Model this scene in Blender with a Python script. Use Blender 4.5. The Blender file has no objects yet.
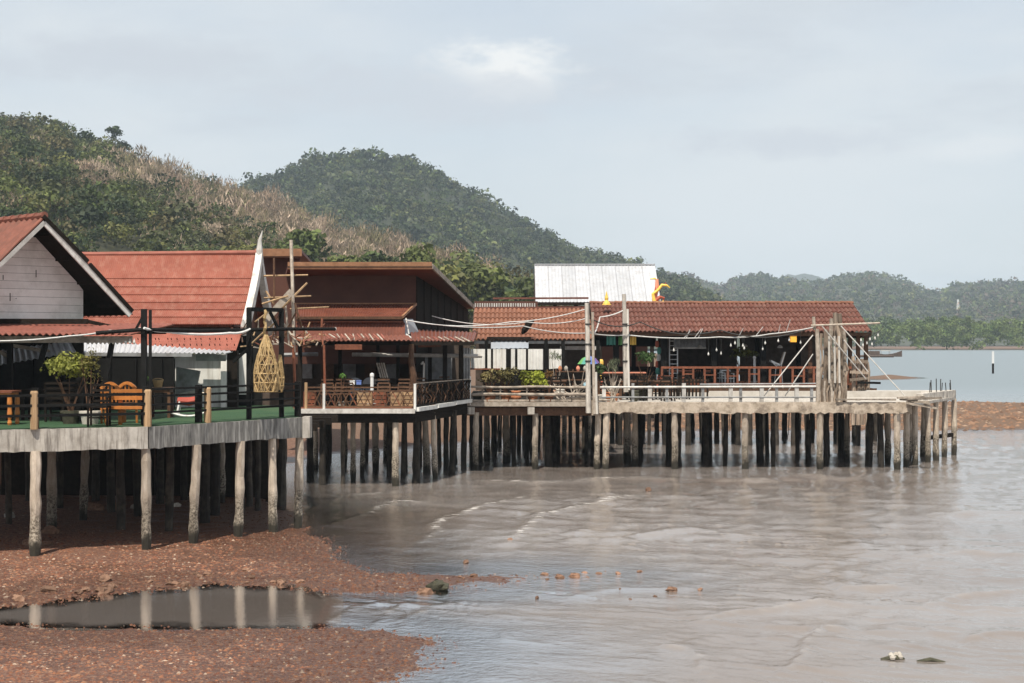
import bpy, math, random
import numpy as np
R = math.radians
random.seed(7); rng = np.random.default_rng(7)
scene = bpy.context.scene
col = scene.collection
# ------------------------------------------------------------------ camera, sky, sun, exposure
FPX, CZ, CX, CY = 1600.0, 4.75, 512.0, 341.5
cam = bpy.data.cameras.new('camera'); cam.sensor_width = 36; cam.lens = 36 * FPX / 1024
cam.clip_start = 0.5; cam.clip_end = 20000
camo = bpy.data.objects.new('camera', cam); camo.location = (0, 0, CZ); camo.rotation_euler = (R(90), 0, 0)
col.objects.link(camo); scene.camera = camo
SUN_EL, SUN_AZ = R(60), R(193)      # azimuth clockwise from +Y: behind the camera, a little left
sdir = (math.cos(SUN_EL) * math.sin(SUN_AZ), math.cos(SUN_EL) * math.cos(SUN_AZ), math.sin(SUN_EL))
sl = bpy.data.lights.new('sun', 'SUN'); sl.energy = 5.0; sl.angle = R(0.55); sl.color = (1, 0.925, 0.80)
so = bpy.data.objects.new('sun', sl); col.objects.link(so); so.location = (-20, -20, 60)
import mathutils
so.rotation_euler = mathutils.Vector(sdir).to_track_quat('Z', 'Y').to_euler()
world = bpy.data.worlds.new('World'); scene.world = world; world.use_nodes = True
wn, wl = world.node_tree.nodes, world.node_tree.links
bg = wn['Background']; bg.inputs[1].default_value = 0.118
sky = wn.new('ShaderNodeTexSky'); sky.sky_type = 'NISHITA'; sky.sun_disc = False
sky.sun_elevation = SUN_EL; sky.sun_rotation = SUN_AZ; sky.altitude = 0
sky.air_density = 1.0; sky.dust_density = 2.0; sky.ozone_density = 2.0
tc = wn.new('ShaderNodeTexCoord')
def wmath(op, a, b=None, c=None):
    n = wn.new('ShaderNodeMath'); n.operation = op
    for i, x in enumerate((a, b, c)):
        if x is None: continue
        if hasattr(x, 'links'): wl.new(x, n.inputs[i])
        else: n.inputs[i].default_value = x
    return n.outputs[0]
def wnoise(scale, stretch, loc, detail, rough=0.55, dist=0.0):
    mp = wn.new('ShaderNodeMapping'); mp.inputs['Scale'].default_value = stretch; mp.inputs['Location'].default_value = loc
    wl.new(tc.outputs['Generated'], mp.inputs[0])
    n = wn.new('ShaderNodeTexNoise'); n.inputs['Scale'].default_value = scale; n.inputs['Detail'].default_value = detail
    n.inputs['Roughness'].default_value = rough; n.inputs['Distortion'].default_value = dist
    wl.new(mp.outputs[0], n.inputs['Vector']); return n.outputs[0]
def wmap(x, a, b, c=0.0, d=1.0):
    n = wn.new('ShaderNodeMapRange'); n.interpolation_type = 'SMOOTHSTEP'
    wl.new(x, n.inputs[0])
    for i, v in enumerate((a, b, c, d)): n.inputs[1 + i].default_value = v
    return n.outputs[0]
def wmix(f, a, b):
    n = wn.new('ShaderNodeMix'); n.data_type = 'RGBA'
    wl.new(f, n.inputs[0])
    for s, x in ((6, a), (7, b)):
        if hasattr(x, 'links'): wl.new(x, n.inputs[s])
        else: n.inputs[s].default_value = (*x, 1)
    return n.outputs[2]
# broken thin cloud: long faint banks everywhere, one brighter cumulus low in the north
veil = wmap(wnoise(2.2, (1, 1, 3.5), (3.1, 0.4, 1.7), 6), 0.36, 0.66, 0.68, 0.97)
c0 = wmix(veil, sky.outputs[0], (5.5, 5.85, 6.1))
banks = wmap(wnoise(5.0, (1, 1, 4.2), (0.3, 7.1, 2.2), 9, 0.6), 0.47, 0.72, 0.0, 0.80)
c1 = wmix(banks, c0, (4.55, 4.95, 5.4))
sep = wn.new('ShaderNodeSeparateXYZ'); wl.new(tc.outputs['Generated'], sep.inputs[0])
def puff(cx, cz, rx, rz):
    dx = wmath('MULTIPLY', wmath('SUBTRACT', sep.outputs[0], cx), 1 / rx)
    dz = wmath('MULTIPLY', wmath('SUBTRACT', sep.outputs[2], cz), 1 / rz)
    d = wmath('SQRT', wmath('ADD', wmath('MULTIPLY', dx, dx), wmath('MULTIPLY', dz, dz)))
    n = wnoise(26, (1, 1, 2.2), (1.1, 2.2, 0.3), 7, 0.62)
    d = wmath('ADD', d, wmath('MULTIPLY', wmath('SUBTRACT', n, 0.5), 1.9))
    f = wmap(d, 0.95, 0.15, 0.0, 1.0)
    return wmath('MULTIPLY', f, wmap(sep.outputs[1], 0.0, 0.1))
c2 = wmix(wmath('MULTIPLY', puff(-0.004, 0.166, 0.062, 0.024), 1.0), c1, (6.9, 7.0, 6.95))
c3 = wmix(wmath('MULTIPLY', puff(-0.045, 0.152, 0.14, 0.026), 0.75), c2, (4.7, 5.05, 5.5))
c4 = wmix(wmath('MULTIPLY', puff(0.165, 0.121, 0.11, 0.014), 0.8), c3, (4.7, 5.05, 5.5))
c5 = wmix(wmath('MULTIPLY', puff(-0.24, 0.170, 0.14, 0.022), 0.8), c4, (4.6, 4.95, 5.4))
c5 = wmix(wmath('MULTIPLY', puff(0.28, 0.115, 0.05, 0.012), 0.5), c5, (6.1, 6.3, 6.45))
wl.new(c5, bg.inputs[0])
vs = scene.view_settings; vs.view_transform = 'Standard'; vs.look = 'None'; vs.exposure = 0.22; vs.gamma = 1.0
vs.use_curve_mapping = False
scene.cycles.max_bounces = 6; scene.cycles.transparent_max_bounces = 12; scene.cycles.volume_bounces = 0
scene.cycles.use_denoising = True

# ------------------------------------------------------------------ helpers
def P(px, py, Y): return ((px - CX) / FPX * Y, Y, CZ - (py - CY) / FPX * Y)
def XP(px, Y): return (px - CX) / FPX * Y
def ZP(py, Y): return CZ - (py - CY) / FPX * Y
def G(px, py, z=0.0):
    Y = (CZ - z) * FPX / (py - CY); return ((px - CX) / FPX * Y, Y, z)
V = mathutils.Vector
class MB:
    def __init__(s): s.v = []; s.f = []
    def add(s, vs_, fs_):
        o = len(s.v); s.v += [tuple(p) for p in vs_]; s.f += [tuple(i + o for i in f) for f in fs_]; return s
    def box(s, x0, x1, y0, y1, z0, z1):
        return s.add([(x0,y0,z0),(x1,y0,z0),(x1,y1,z0),(x0,y1,z0),(x0,y0,z1),(x1,y0,z1),(x1,y1,z1),(x0,y1,z1)],
                     [(3,2,1,0),(4,5,6,7),(0,1,5,4),(1,2,6,5),(2,3,7,6),(3,0,4,7)])
    def beam(s, p, q, w, h, up=(0,0,1)):
        p, q = V(p), V(q); d = (q - p).normalized(); up = V(up)
        if abs(d.dot(up)) > 0.99: up = V((0, 1, 0))
        a = d.cross(up).normalized() * (w / 2); b = a.cross(d).normalized() * (h / 2)
        r = []
        for c in (p, q): r += [c - a - b, c + a - b, c + a + b, c - a + b]
        return s.add(r, [(0,1,2,3),(7,6,5,4),(0,4,5,1),(1,5,6,2),(2,6,7,3),(3,7,4,0)])
    def tube(s, p, q, r0, r1=None, n=7): return s.path([p, q], [r0, r0 if r1 is None else r1], n)
    def path(s, pts, r, n=6):
        pts = [V(p) for p in pts]; k = len(pts)
        if not isinstance(r, (list, tuple)): r = [r] * k
        vs_, fs_ = [], []; a = None
        for i, p in enumerate(pts):
            d = (pts[min(i + 1, k - 1)] - pts[max(i - 1, 0)]).normalized()
            if a is None:
                a = d.cross(V((0, 0, 1)) if abs(d.z) < 0.9 else V((0, 1, 0))).normalized()
            a = (a - d * a.dot(d)).normalized(); b = d.cross(a)
            for j in range(n):
                t = 2 * math.pi * j / n
                vs_.append(p + (a * math.cos(t) + b * math.sin(t)) * r[i])
        for i in range(k - 1):
            for j in range(n):
                j2 = (j + 1) % n
                fs_.append((i*n + j, i*n + j2, (i+1)*n + j2, (i+1)*n + j))
        fs_.append(tuple(range(n - 1, -1, -1))); fs_.append(tuple((k-1)*n + j for j in range(n)))
        return s.add(vs_, fs_)
    def lathe(s, prof, c, n=12):
        vs_, fs_ = [], []
        for r, z in prof:
            for j in range(n):
                t = 2 * math.pi * j / n; vs_.append((c[0] + r * math.cos(t), c[1] + r * math.sin(t), c[2] + z))
        for i in range(len(prof) - 1):
            for j in range(n):
                j2 = (j + 1) % n; fs_.append((i*n + j, i*n + j2, (i+1)*n + j2, (i+1)*n + j))
        fs_.append(tuple(range(n - 1, -1, -1))); fs_.append(tuple((len(prof)-1)*n + j for j in range(n)))
        return s.add(vs_, fs_)
    def poly(s, pts, z0, z1):
        n = len(pts)
        return s.add([(x, y, z0) for x, y in pts] + [(x, y, z1) for x, y in pts],
                     [tuple(range(n - 1, -1, -1)), tuple(range(n, 2 * n))] + [(i, (i+1) % n, n + (i+1) % n, n + i) for i in range(n)])
    def hull(s, pts, off):        # planar outline extruded by vector
        n = len(pts); off = V(off)
        return s.add([V(p) for p in pts] + [V(p) + off for p in pts],
                     [tuple(range(n - 1, -1, -1)), tuple(range(n, 2 * n))] + [(i, (i+1) % n, n + (i+1) % n, n + i) for i in range(n)])
    def sheet(s, a, b, c, d, period, amp, th=0.012, per=6, rows=1, shape='sin', sag=0.0):
        """ribbed sheet: a->b across the ribs, a->d / b->c down the slope"""
        a, b, c, d = V(a), V(b), V(c), V(d)
        nrm = (b - a).cross(d - a).normalized()
        if nrm.z < 0: nrm = -nrm
        k = max(1, int(round((b - a).length / period))); m = k * per
        top = []
        for i in range(rows + 1):
            v = i / rows
            for j in range(m + 1):
                u = j / m; p = (a * (1-u) + b * u) * (1-v) + (d * (1-u) + c * u) * v
                ph = 2 * math.pi * k * u
                h = math.sin(ph) if shape == 'sin' else (1.0 if (j % per) == 0 else -0.2)
                if shape == 'tile': h = abs(math.sin(ph / 2)) * 2 - 1
                top.append(p + nrm * (amp * h - sag * math.sin(math.pi * v)))
        N = (m + 1) * (rows + 1)
        vs_ = top + [p - nrm * th for p in top]; fs_ = []
        for i in range(rows):
            for j in range(m):
                q = (i*(m+1)+j, i*(m+1)+j+1, (i+1)*(m+1)+j+1, (i+1)*(m+1)+j)
                fs_.append(q); fs_.append(tuple(x + N for x in reversed(q)))
        for j in range(m):
            fs_.append((j + 1, j, N + j, N + j + 1)); o = rows * (m+1)
            fs_.append((o + j, o + j + 1, N + o + j + 1, N + o + j))
        for i in range(rows):
            o, o2 = i*(m+1), (i+1)*(m+1)
            fs_.append((o, o2, N + o2, N + o)); fs_.append((o2 + m, o + m, N + o + m, N + o2 + m))
        return s.add(vs_, fs_)
    def mesh(s, name, mat, off=(0,0,0), smooth=False):
        me = bpy.data.meshes.new(name)
        me.from_pydata([(x - off[0], y - off[1], z - off[2]) for x, y, z in s.v], [], s.f)
        if mat: me.materials.append(M[mat])
        if smooth: me.polygons.foreach_set('use_smooth', [True] * len(me.polygons))
        me.update(); return me
    def build(s, name, mat, parent=None, smooth=False, off=None):
        if off is None: off = ORG.get(parent.name, (0,0,0)) if parent else (0,0,0)
        o = bpy.data.objects.new(name, s.mesh(name, mat, off, smooth)); col.objects.link(o)
        if parent: o.parent = parent; ORG[o.name] = off
        return o
ORG = {}
def tag(o, label=None, cat=None, group=None, kind=None):
    if label: o['label'] = label
    if cat: o['category'] = cat
    if group: o['group'] = group
    if kind: o['kind'] = kind
    return o
def thing(name, label, cat, loc=(0,0,0), group=None):
    o = bpy.data.objects.new(name, None); o.empty_display_size = 0.2; col.objects.link(o)
    o.location = loc; ORG[o.name] = tuple(loc); return tag(o, label, cat, group)
def piece(mesh, name, parent, loc=(0,0,0), rot=(0,0,0), scale=(1,1,1)):
    """a piece that shares its mesh; loc is a world position"""
    o = bpy.data.objects.new(name, mesh); col.objects.link(o); off = ORG.get(parent.name, (0,0,0)) if parent else (0,0,0)
    o.parent = parent; o.location = [loc[i] - off[i] for i in range(3)]; o.rotation_euler = rot; o.scale = scale
    ORG[o.name] = off; return o
def single(mb, name, mat, label, cat, group=None, smooth=False, origin=None):
    """a thing that is one mesh, origin at its base"""
    xs = np.array(mb.v); off = origin or (float(xs[:,0].mean()), float(xs[:,1].mean()), float(xs[:,2].min()))
    o = mb.build(name, mat, None, smooth, off); o.location = off
    return tag(o, label, cat, group)
def copy_tree(o, parent=None):
    c = o.copy(); col.objects.link(c); c.parent = parent
    for ch in o.children: copy_tree(ch, c)
    return c
def place(o, loc, rz=0.0, label=None, sc=1.0):
    o.location = loc; o.rotation_euler = (0, 0, rz); o.scale = (sc,) * 3
    if label: o['label'] = label
    return o
def sagline(p, q, sag, n=10):
    p, q = V(p), V(q); return [p.lerp(q, t / n) - V((0, 0, sag * 4 * (t/n) * (1 - t/n))) for t in range(n + 1)]
def rj(a): return random.uniform(-a, a)

# ------------------------------------------------------------------ materials
M = {}
def node_mat(name):
    m = bpy.data.materials.new(name); m.use_nodes = True; M[name] = m
    nt = m.node_tree; return m, nt.nodes, nt.links, nt.nodes['Principled BSDF']
def mk(nt_nodes, links):
    N, L = nt_nodes, links
    def noise(vec, scale, detail=5, rough=0.6, dist=0):
        n = N.new('ShaderNodeTexNoise'); n.inputs['Scale'].default_value = scale; n.inputs['Detail'].default_value = detail
        n.inputs['Roughness'].default_value = rough; n.inputs['Distortion'].default_value = dist
        if vec is not None: L.new(vec, n.inputs['Vector'])
        return n.outputs[0]
    def ramp(x, stops):
        n = N.new('ShaderNodeValToRGB'); e = n.color_ramp.elements
        while len(e) < len(stops): e.new(0.5)
        for i, (p, c) in enumerate(stops):
            e[i].position = p; e[i].color = (*c, 1) if len(c) == 3 else c
        L.new(x, n.inputs[0]); return n.outputs[0]
    def mix(f, a, b, mode='MIX'):
        n = N.new('ShaderNodeMix'); n.data_type = 'RGBA'; n.blend_type = mode
        for s, x in ((0, f), (6, a), (7, b)):
            if hasattr(x, 'links'): L.new(x, n.inputs[s])
            elif s == 0: n.inputs[0].default_value = x
            else: n.inputs[s].default_value = (*x, 1)
        return n.outputs[2]
    def mrange(x, a, b, c=0.0, d=1.0):
        n = N.new('ShaderNodeMapRange'); L.new(x, n.inputs[0]); n.interpolation_type = 'SMOOTHSTEP'
        for i, v in enumerate((a, b, c, d)): n.inputs[1+i].default_value = v
        return n.outputs[0]
    def mapping(vec, scale=(1,1,1)):
        n = N.new('ShaderNodeMapping'); n.inputs['Scale'].default_value = scale; L.new(vec, n.inputs[0]); return n.outputs[0]
    def math_(op, a, b=0.0):
        n = N.new('ShaderNodeMath'); n.operation = op
        for i, x in enumerate((a, b)):
            if hasattr(x, 'links'): L.new(x, n.inputs[i])
            else: n.inputs[i].default_value = x
        return n.outputs[0]
    def bump(h, strength, dist):
        n = N.new('ShaderNodeBump'); n.inputs['Strength'].default_value = strength; n.inputs['Distance'].default_value = dist
        L.new(h, n.inputs['Height']); return n.outputs[0]
    return noise, ramp, mix, mrange, mapping, math_, bump
def pm(name, c1, c2, scale=3.0, rough=0.7, stretch=(1,1,1), bumps=0.25, bdist=0.01, dirt=None, dirt_amt=0.5, dirt_scale=1.2, var=0.18, metal=0.0, streak=False, spec=0.3):
    """two-tone mottled surface, optional dirt blotches or run-off streaks, per-piece brightness spread"""
    m, N, L, b = node_mat(name); noise, ramp, mix, mrange, mapping, math_, bump = mk(N, L)
    g = N.new('ShaderNodeNewGeometry').outputs['Position']; oi = N.new('ShaderNodeObjectInfo').outputs['Random']
    v = mapping(g, stretch)
    n1 = noise(v, scale, 8, 0.65)
    c = ramp(n1, [(0.32, c1), (0.68, c2)])
    if dirt:
        dv = mapping(g, (6, 6, 0.5)) if streak else g
        f = mrange(noise(dv, dirt_scale, 7, 0.65), 0.45, 0.68, 0.0, dirt_amt); c = mix(f, c, dirt)
    k = mrange(oi, 0, 1, 1 - var, 1 + var)
    hs = N.new('ShaderNodeHueSaturation'); L.new(k, hs.inputs['Value']); L.new(c, hs.inputs['Color'])
    L.new(hs.outputs[0], b.inputs['Base Color']); b.inputs['Roughness'].default_value = rough; b.inputs['Metallic'].default_value = metal
    b.inputs['Specular IOR Level'].default_value = spec
    if bumps: L.new(bump(noise(v, scale * 5, 6, 0.7), bumps, bdist), b.inputs['Normal'])
    return m
WS = (1, 1, 0.08)
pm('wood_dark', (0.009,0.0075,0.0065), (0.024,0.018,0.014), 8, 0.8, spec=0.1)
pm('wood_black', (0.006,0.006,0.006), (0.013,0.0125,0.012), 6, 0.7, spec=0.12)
pm('wood_brown', (0.055,0.028,0.016), (0.13,0.065,0.035), 9, 0.65)
pm('wood_red', (0.12,0.04,0.022), (0.24,0.085,0.045), 9, 0.6)
pm('wood_tan', (0.24,0.15,0.08), (0.46,0.31,0.18), 10, 0.75, WS)
pm('wood_grey', (0.19,0.155,0.125), (0.42,0.36,0.30), 8, 0.85, dirt=(0.07,0.055,0.045), dirt_amt=0.6, dirt_scale=2.5)
pm('wood_bleached', (0.30,0.25,0.20), (0.54,0.47,0.40), 7, 0.8, dirt=(0.16,0.12,0.09), dirt_amt=0.5, dirt_scale=4)
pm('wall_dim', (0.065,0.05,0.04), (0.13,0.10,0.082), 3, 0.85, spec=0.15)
pm('wood_orange', (0.33,0.11,0.024), (0.50,0.19,0.045), 7, 0.4, bumps=0.05)
pm('white_paint', (0.62,0.61,0.58), (0.78,0.77,0.74), 2.5, 0.6, dirt=(0.36,0.33,0.29), dirt_amt=0.55, dirt_scale=1.4, var=0.07, streak=True)
pm('plank_white', (0.72,0.69,0.655), (0.82,0.795,0.76), 2.5, 0.65, dirt=(0.40,0.37,0.33), dirt_amt=0.4, dirt_scale=1.6, var=0.05)
pm('fascia_white', (0.42,0.40,0.375), (0.60,0.58,0.55), 4, 0.65, dirt=(0.22,0.19,0.165), dirt_amt=0.6, dirt_scale=3)
pm('metal_grey', (0.20,0.205,0.21), (0.33,0.335,0.34), 4, 0.5, dirt=(0.12,0.1,0.085), dirt_amt=0.5, dirt_scale=3)
pm('metal_white', (0.40,0.41,0.435), (0.48,0.49,0.515), 1.2, 0.45, bumps=0.03, dirt=(0.34,0.33,0.325), dirt_amt=0.6, dirt_scale=0.8, var=0.10, streak=True)
pm('sheet_blue', (0.27,0.295,0.335), (0.36,0.385,0.425), 2.0, 0.45, bumps=0.03, dirt=(0.28,0.26,0.25), dirt_amt=0.4)
pm('roof_red', (0.225,0.074,0.05), (0.30,0.105,0.073), 2.0, 0.55, bumps=0.05, dirt=(0.35,0.175,0.13), dirt_amt=0.5, dirt_scale=0.9, var=0.09, streak=True)
pm('roof_rust', (0.15,0.054,0.037), (0.235,0.085,0.057), 2.6, 0.7, dirt=(0.11,0.05,0.035), dirt_amt=0.7, dirt_scale=2.2, var=0.1)
pm('roof_awning', (0.24,0.078,0.055), (0.35,0.125,0.09), 2.6, 0.7, dirt=(0.20,0.08,0.055), dirt_amt=0.6, dirt_scale=2.2, var=0.1)
pm('tile_brown', (0.10,0.036,0.026), (0.165,0.064,0.045), 3.0, 0.7, dirt=(0.26,0.16,0.125), dirt_amt=0.4, dirt_scale=3.5, var=0.09)
pm('tile_orange', (0.19,0.08,0.046), (0.285,0.125,0.075), 3.0, 0.7, dirt=(0.16,0.075,0.05), dirt_amt=0.5, dirt_scale=2.5, var=0.07)
pm('wall_brown', (0.070,0.028,0.019), (0.10,0.041,0.028), 1.5, 0.6, bumps=0.1, var=0.05)
pm('sheet_maroon', (0.11,0.034,0.022), (0.17,0.058,0.036), 2.0, 0.55, bumps=0.06, dirt=(0.07,0.03,0.022), dirt_amt=0.5)
pm('trim_orange', (0.20,0.10,0.052), (0.32,0.165,0.09), 4, 0.6, dirt=(0.16,0.08,0.045), dirt_amt=0.5, dirt_scale=2.5)
pm('concrete', (0.36,0.325,0.285), (0.56,0.52,0.47), 3.5, 0.9, bumps=0.5, bdist=0.02, dirt=(0.13,0.11,0.095), dirt_amt=0.75, dirt_scale=2.2, streak=True)
pm('concrete_worn', (0.30,0.245,0.19), (0.52,0.44,0.36), 5, 0.92, bumps=0.7, bdist=0.03, dirt=(0.12,0.09,0.07), dirt_amt=0.7, dirt_scale=3.5)
pm('concrete_stained', (0.10,0.095,0.09), (0.30,0.285,0.265), 6, 0.9, (2.2,2.2,0.35), bumps=0.5, bdist=0.02, dirt=(0.52,0.50,0.47), dirt_amt=0.75, dirt_scale=1.6, streak=True)
pm('concrete_pale', (0.48,0.445,0.40), (0.60,0.565,0.52), 3, 0.85, dirt=(0.4,0.36,0.31), dirt_amt=0.4, dirt_scale=2)
pm('turf', (0.018,0.05,0.022), (0.04,0.092,0.042), 40, 0.9, bumps=0.6, bdist=0.02, dirt=(0.07,0.10,0.045), dirt_amt=0.4)
pm('terracotta', (0.36,0.13,0.06), (0.48,0.19,0.09), 8, 0.8)
pm('wicker', (0.27,0.17,0.07), (0.46,0.33,0.165), 12, 0.65, var=0.25)
pm('rope', (0.46,0.44,0.41), (0.64,0.62,0.59), 12, 0.8)
pm('cable', (0.42,0.41,0.40), (0.58,0.57,0.555), 12, 0.6)
pm('cable_dark', (0.02,0.02,0.02), (0.05,0.048,0.045), 12, 0.6)
pm('plastic_white', (0.72,0.72,0.71), (0.8,0.8,0.79), 4, 0.4, bumps=0)
pm('plastic_red', (0.3,0.05,0.03), (0.38,0.07,0.045), 4, 0.45, bumps=0)
pm('paint_red', (0.42,0.085,0.045), (0.52,0.13,0.075), 5, 0.55, bumps=0.1)
pm('paint_coral', (0.60,0.22,0.14), (0.70,0.30,0.20), 5, 0.55, bumps=0.1)
pm('paint_yellow', (0.72,0.44,0.06), (0.84,0.58,0.14), 5, 0.5, bumps=0.1)
pm('paint_teal', (0.05,0.24,0.20), (0.10,0.34,0.28), 5, 0.5, bumps=0.1)
pm('paint_blue', (0.10,0.16,0.42), (0.16,0.24,0.52), 5, 0.5, bumps=0.1)
pm('paint_green', (0.10,0.30,0.08), (0.18,0.42,0.14), 5, 0.5, bumps=0.1)
pm('paint_purple', (0.16,0.07,0.28), (0.22,0.11,0.36), 5, 0.5, bumps=0.1)
pm('cloth_pale', (0.62,0.54,0.44), (0.74,0.66,0.56), 6, 0.9)
pm('glass_ball', (0.30,0.48,0.56), (0.42,0.60,0.68), 3, 0.2, bumps=0)
pm('bulb', (0.5,0.49,0.46), (0.6,0.59,0.56), 3, 0.25, bumps=0)
pm('lantern_orange', (0.80,0.34,0.03), (0.86,0.44,0.06), 6, 0.6, bumps=0.05)
pm('metal_dark', (0.03,0.03,0.03), (0.07,0.065,0.06), 5, 0.5, metal=0.3)
pm('bark', (0.10,0.075,0.055), (0.24,0.19,0.15), 9, 0.9, (1,1,0.25), bumps=0.6, bdist=0.03)
pm('driftwood', (0.15,0.105,0.075), (0.42,0.34,0.27), 7, 0.9, (2.5,2.5,0.22), bumps=0.7, bdist=0.03, var=0.3)
pm('stone_red', (0.13,0.07,0.045), (0.26,0.155,0.105), 9, 0.9, bumps=0.6, bdist=0.03, var=0.35)
pm('stone_dark', (0.03,0.03,0.022), (0.09,0.085,0.055), 9, 0.85, bumps=0.6, bdist=0.03)
pm('stone_pale', (0.40,0.36,0.31), (0.60,0.56,0.50), 9, 0.9, bumps=0.4, bdist=0.03, var=0.25)
pm('boat_wood', (0.05,0.035,0.028), (0.12,0.08,0.06), 3, 0.7)

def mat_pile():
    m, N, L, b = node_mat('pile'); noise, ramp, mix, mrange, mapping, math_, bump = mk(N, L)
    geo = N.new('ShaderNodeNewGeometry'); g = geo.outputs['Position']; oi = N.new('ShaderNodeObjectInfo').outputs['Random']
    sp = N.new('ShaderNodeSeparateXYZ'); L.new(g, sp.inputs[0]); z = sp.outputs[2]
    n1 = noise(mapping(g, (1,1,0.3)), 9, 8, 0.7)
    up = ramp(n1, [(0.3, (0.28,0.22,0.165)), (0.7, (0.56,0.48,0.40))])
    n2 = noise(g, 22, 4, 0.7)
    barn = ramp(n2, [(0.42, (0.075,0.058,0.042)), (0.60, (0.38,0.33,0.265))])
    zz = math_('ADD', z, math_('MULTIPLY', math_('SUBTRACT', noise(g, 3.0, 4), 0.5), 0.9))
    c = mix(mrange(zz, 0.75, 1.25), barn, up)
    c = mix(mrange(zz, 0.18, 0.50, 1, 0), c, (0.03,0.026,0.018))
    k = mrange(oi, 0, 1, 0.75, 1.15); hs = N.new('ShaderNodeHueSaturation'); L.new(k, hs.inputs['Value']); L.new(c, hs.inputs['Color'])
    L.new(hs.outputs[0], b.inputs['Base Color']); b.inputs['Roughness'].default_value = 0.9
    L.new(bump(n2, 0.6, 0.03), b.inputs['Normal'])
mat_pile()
pm('pile_shaded', (0.014,0.012,0.010), (0.045,0.037,0.03), 9, 0.85, (1,1,0.3), bumps=0.6, bdist=0.03, dirt=(0.10,0.08,0.06), dirt_amt=0.5, dirt_scale=2.5, var=0.35)  # dark wood for inner piles, with under-deck shade put into the colour
def mat_attr(name, rough=0.8, trans=0.0, mul=1.0):
    m, N, L, b = node_mat(name); noise, ramp, mix, mrange, mapping, math_, bump = mk(N, L)
    a = N.new('ShaderNodeAttribute'); a.attribute_name = 'Col'
    L.new(a.outputs['Color'], b.inputs['Base Color']); b.inputs['Roughness'].default_value = rough; b.inputs['Specular IOR Level'].default_value = 0.25
    if trans:
        t = N.new('ShaderNodeBsdfTranslucent'); L.new(a.outputs['Color'], t.inputs[0])
        ms = N.new('ShaderNodeMixShader'); ms.inputs[0].default_value = trans
        L.new(b.outputs[0], ms.inputs[1]); L.new(t.outputs[0], ms.inputs[2]); L.new(ms.outputs[0], N['Material Output'].inputs[0])
mat_attr('leaves', 0.6, 0.25)
mat_attr('pebble', 0.75)
def mat_ground():
    m, N, L, b = node_mat('gravel'); noise, ramp, mix, mrange, mapping, math_, bump = mk(N, L)
    g = N.new('ShaderNodeNewGeometry').outputs['Position']
    sp = N.new('ShaderNodeSeparateXYZ'); L.new(g, sp.inputs[0]); z = sp.outputs[2]
    vo = N.new('ShaderNodeTexVoronoi'); vo.inputs['Scale'].default_value = 22; L.new(g, vo.inputs['Vector'])
    sc_ = N.new('ShaderNodeSeparateColor'); L.new(vo.outputs['Color'], sc_.inputs[0])
    c = ramp(sc_.outputs[0], [(0.0,(0.075,0.032,0.021)), (0.45,(0.145,0.062,0.037)), (0.8,(0.215,0.10,0.058)), (1.0,(0.33,0.21,0.145))])
    c = mix(mrange(noise(g, 0.5, 6), 0.35, 0.7), c, mix(0.6, c, (0.15,0.07,0.045)))
    c = mix(mrange(sp.outputs[1], 62, 82), c, mix(0.75, c, (0.135,0.088,0.055)))
    zz = math_('ADD', z, math_('MULTIPLY', math_('SUBTRACT', noise(g, 1.3, 6), 0.5), 0.08))
    wet = mrange(zz, 0.0, 0.10, 1, 0)
    hs = N.new('ShaderNodeHueSaturation'); L.new(mrange(wet, 0, 1, 1, 0.62), hs.inputs['Value']); L.new(c, hs.inputs['Color'])
    L.new(hs.outputs[0], b.inputs['Base Color']); L.new(mrange(wet, 0, 1, 0.9, 0.3), b.inputs['Roughness'])
    h = math_('ADD', vo.outputs['Distance'], math_('MULTIPLY', noise(g, 40, 3), 0.4))
    L.new(bump(h, 0.8, 0.04), b.inputs['Normal'])
mat_ground()
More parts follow.
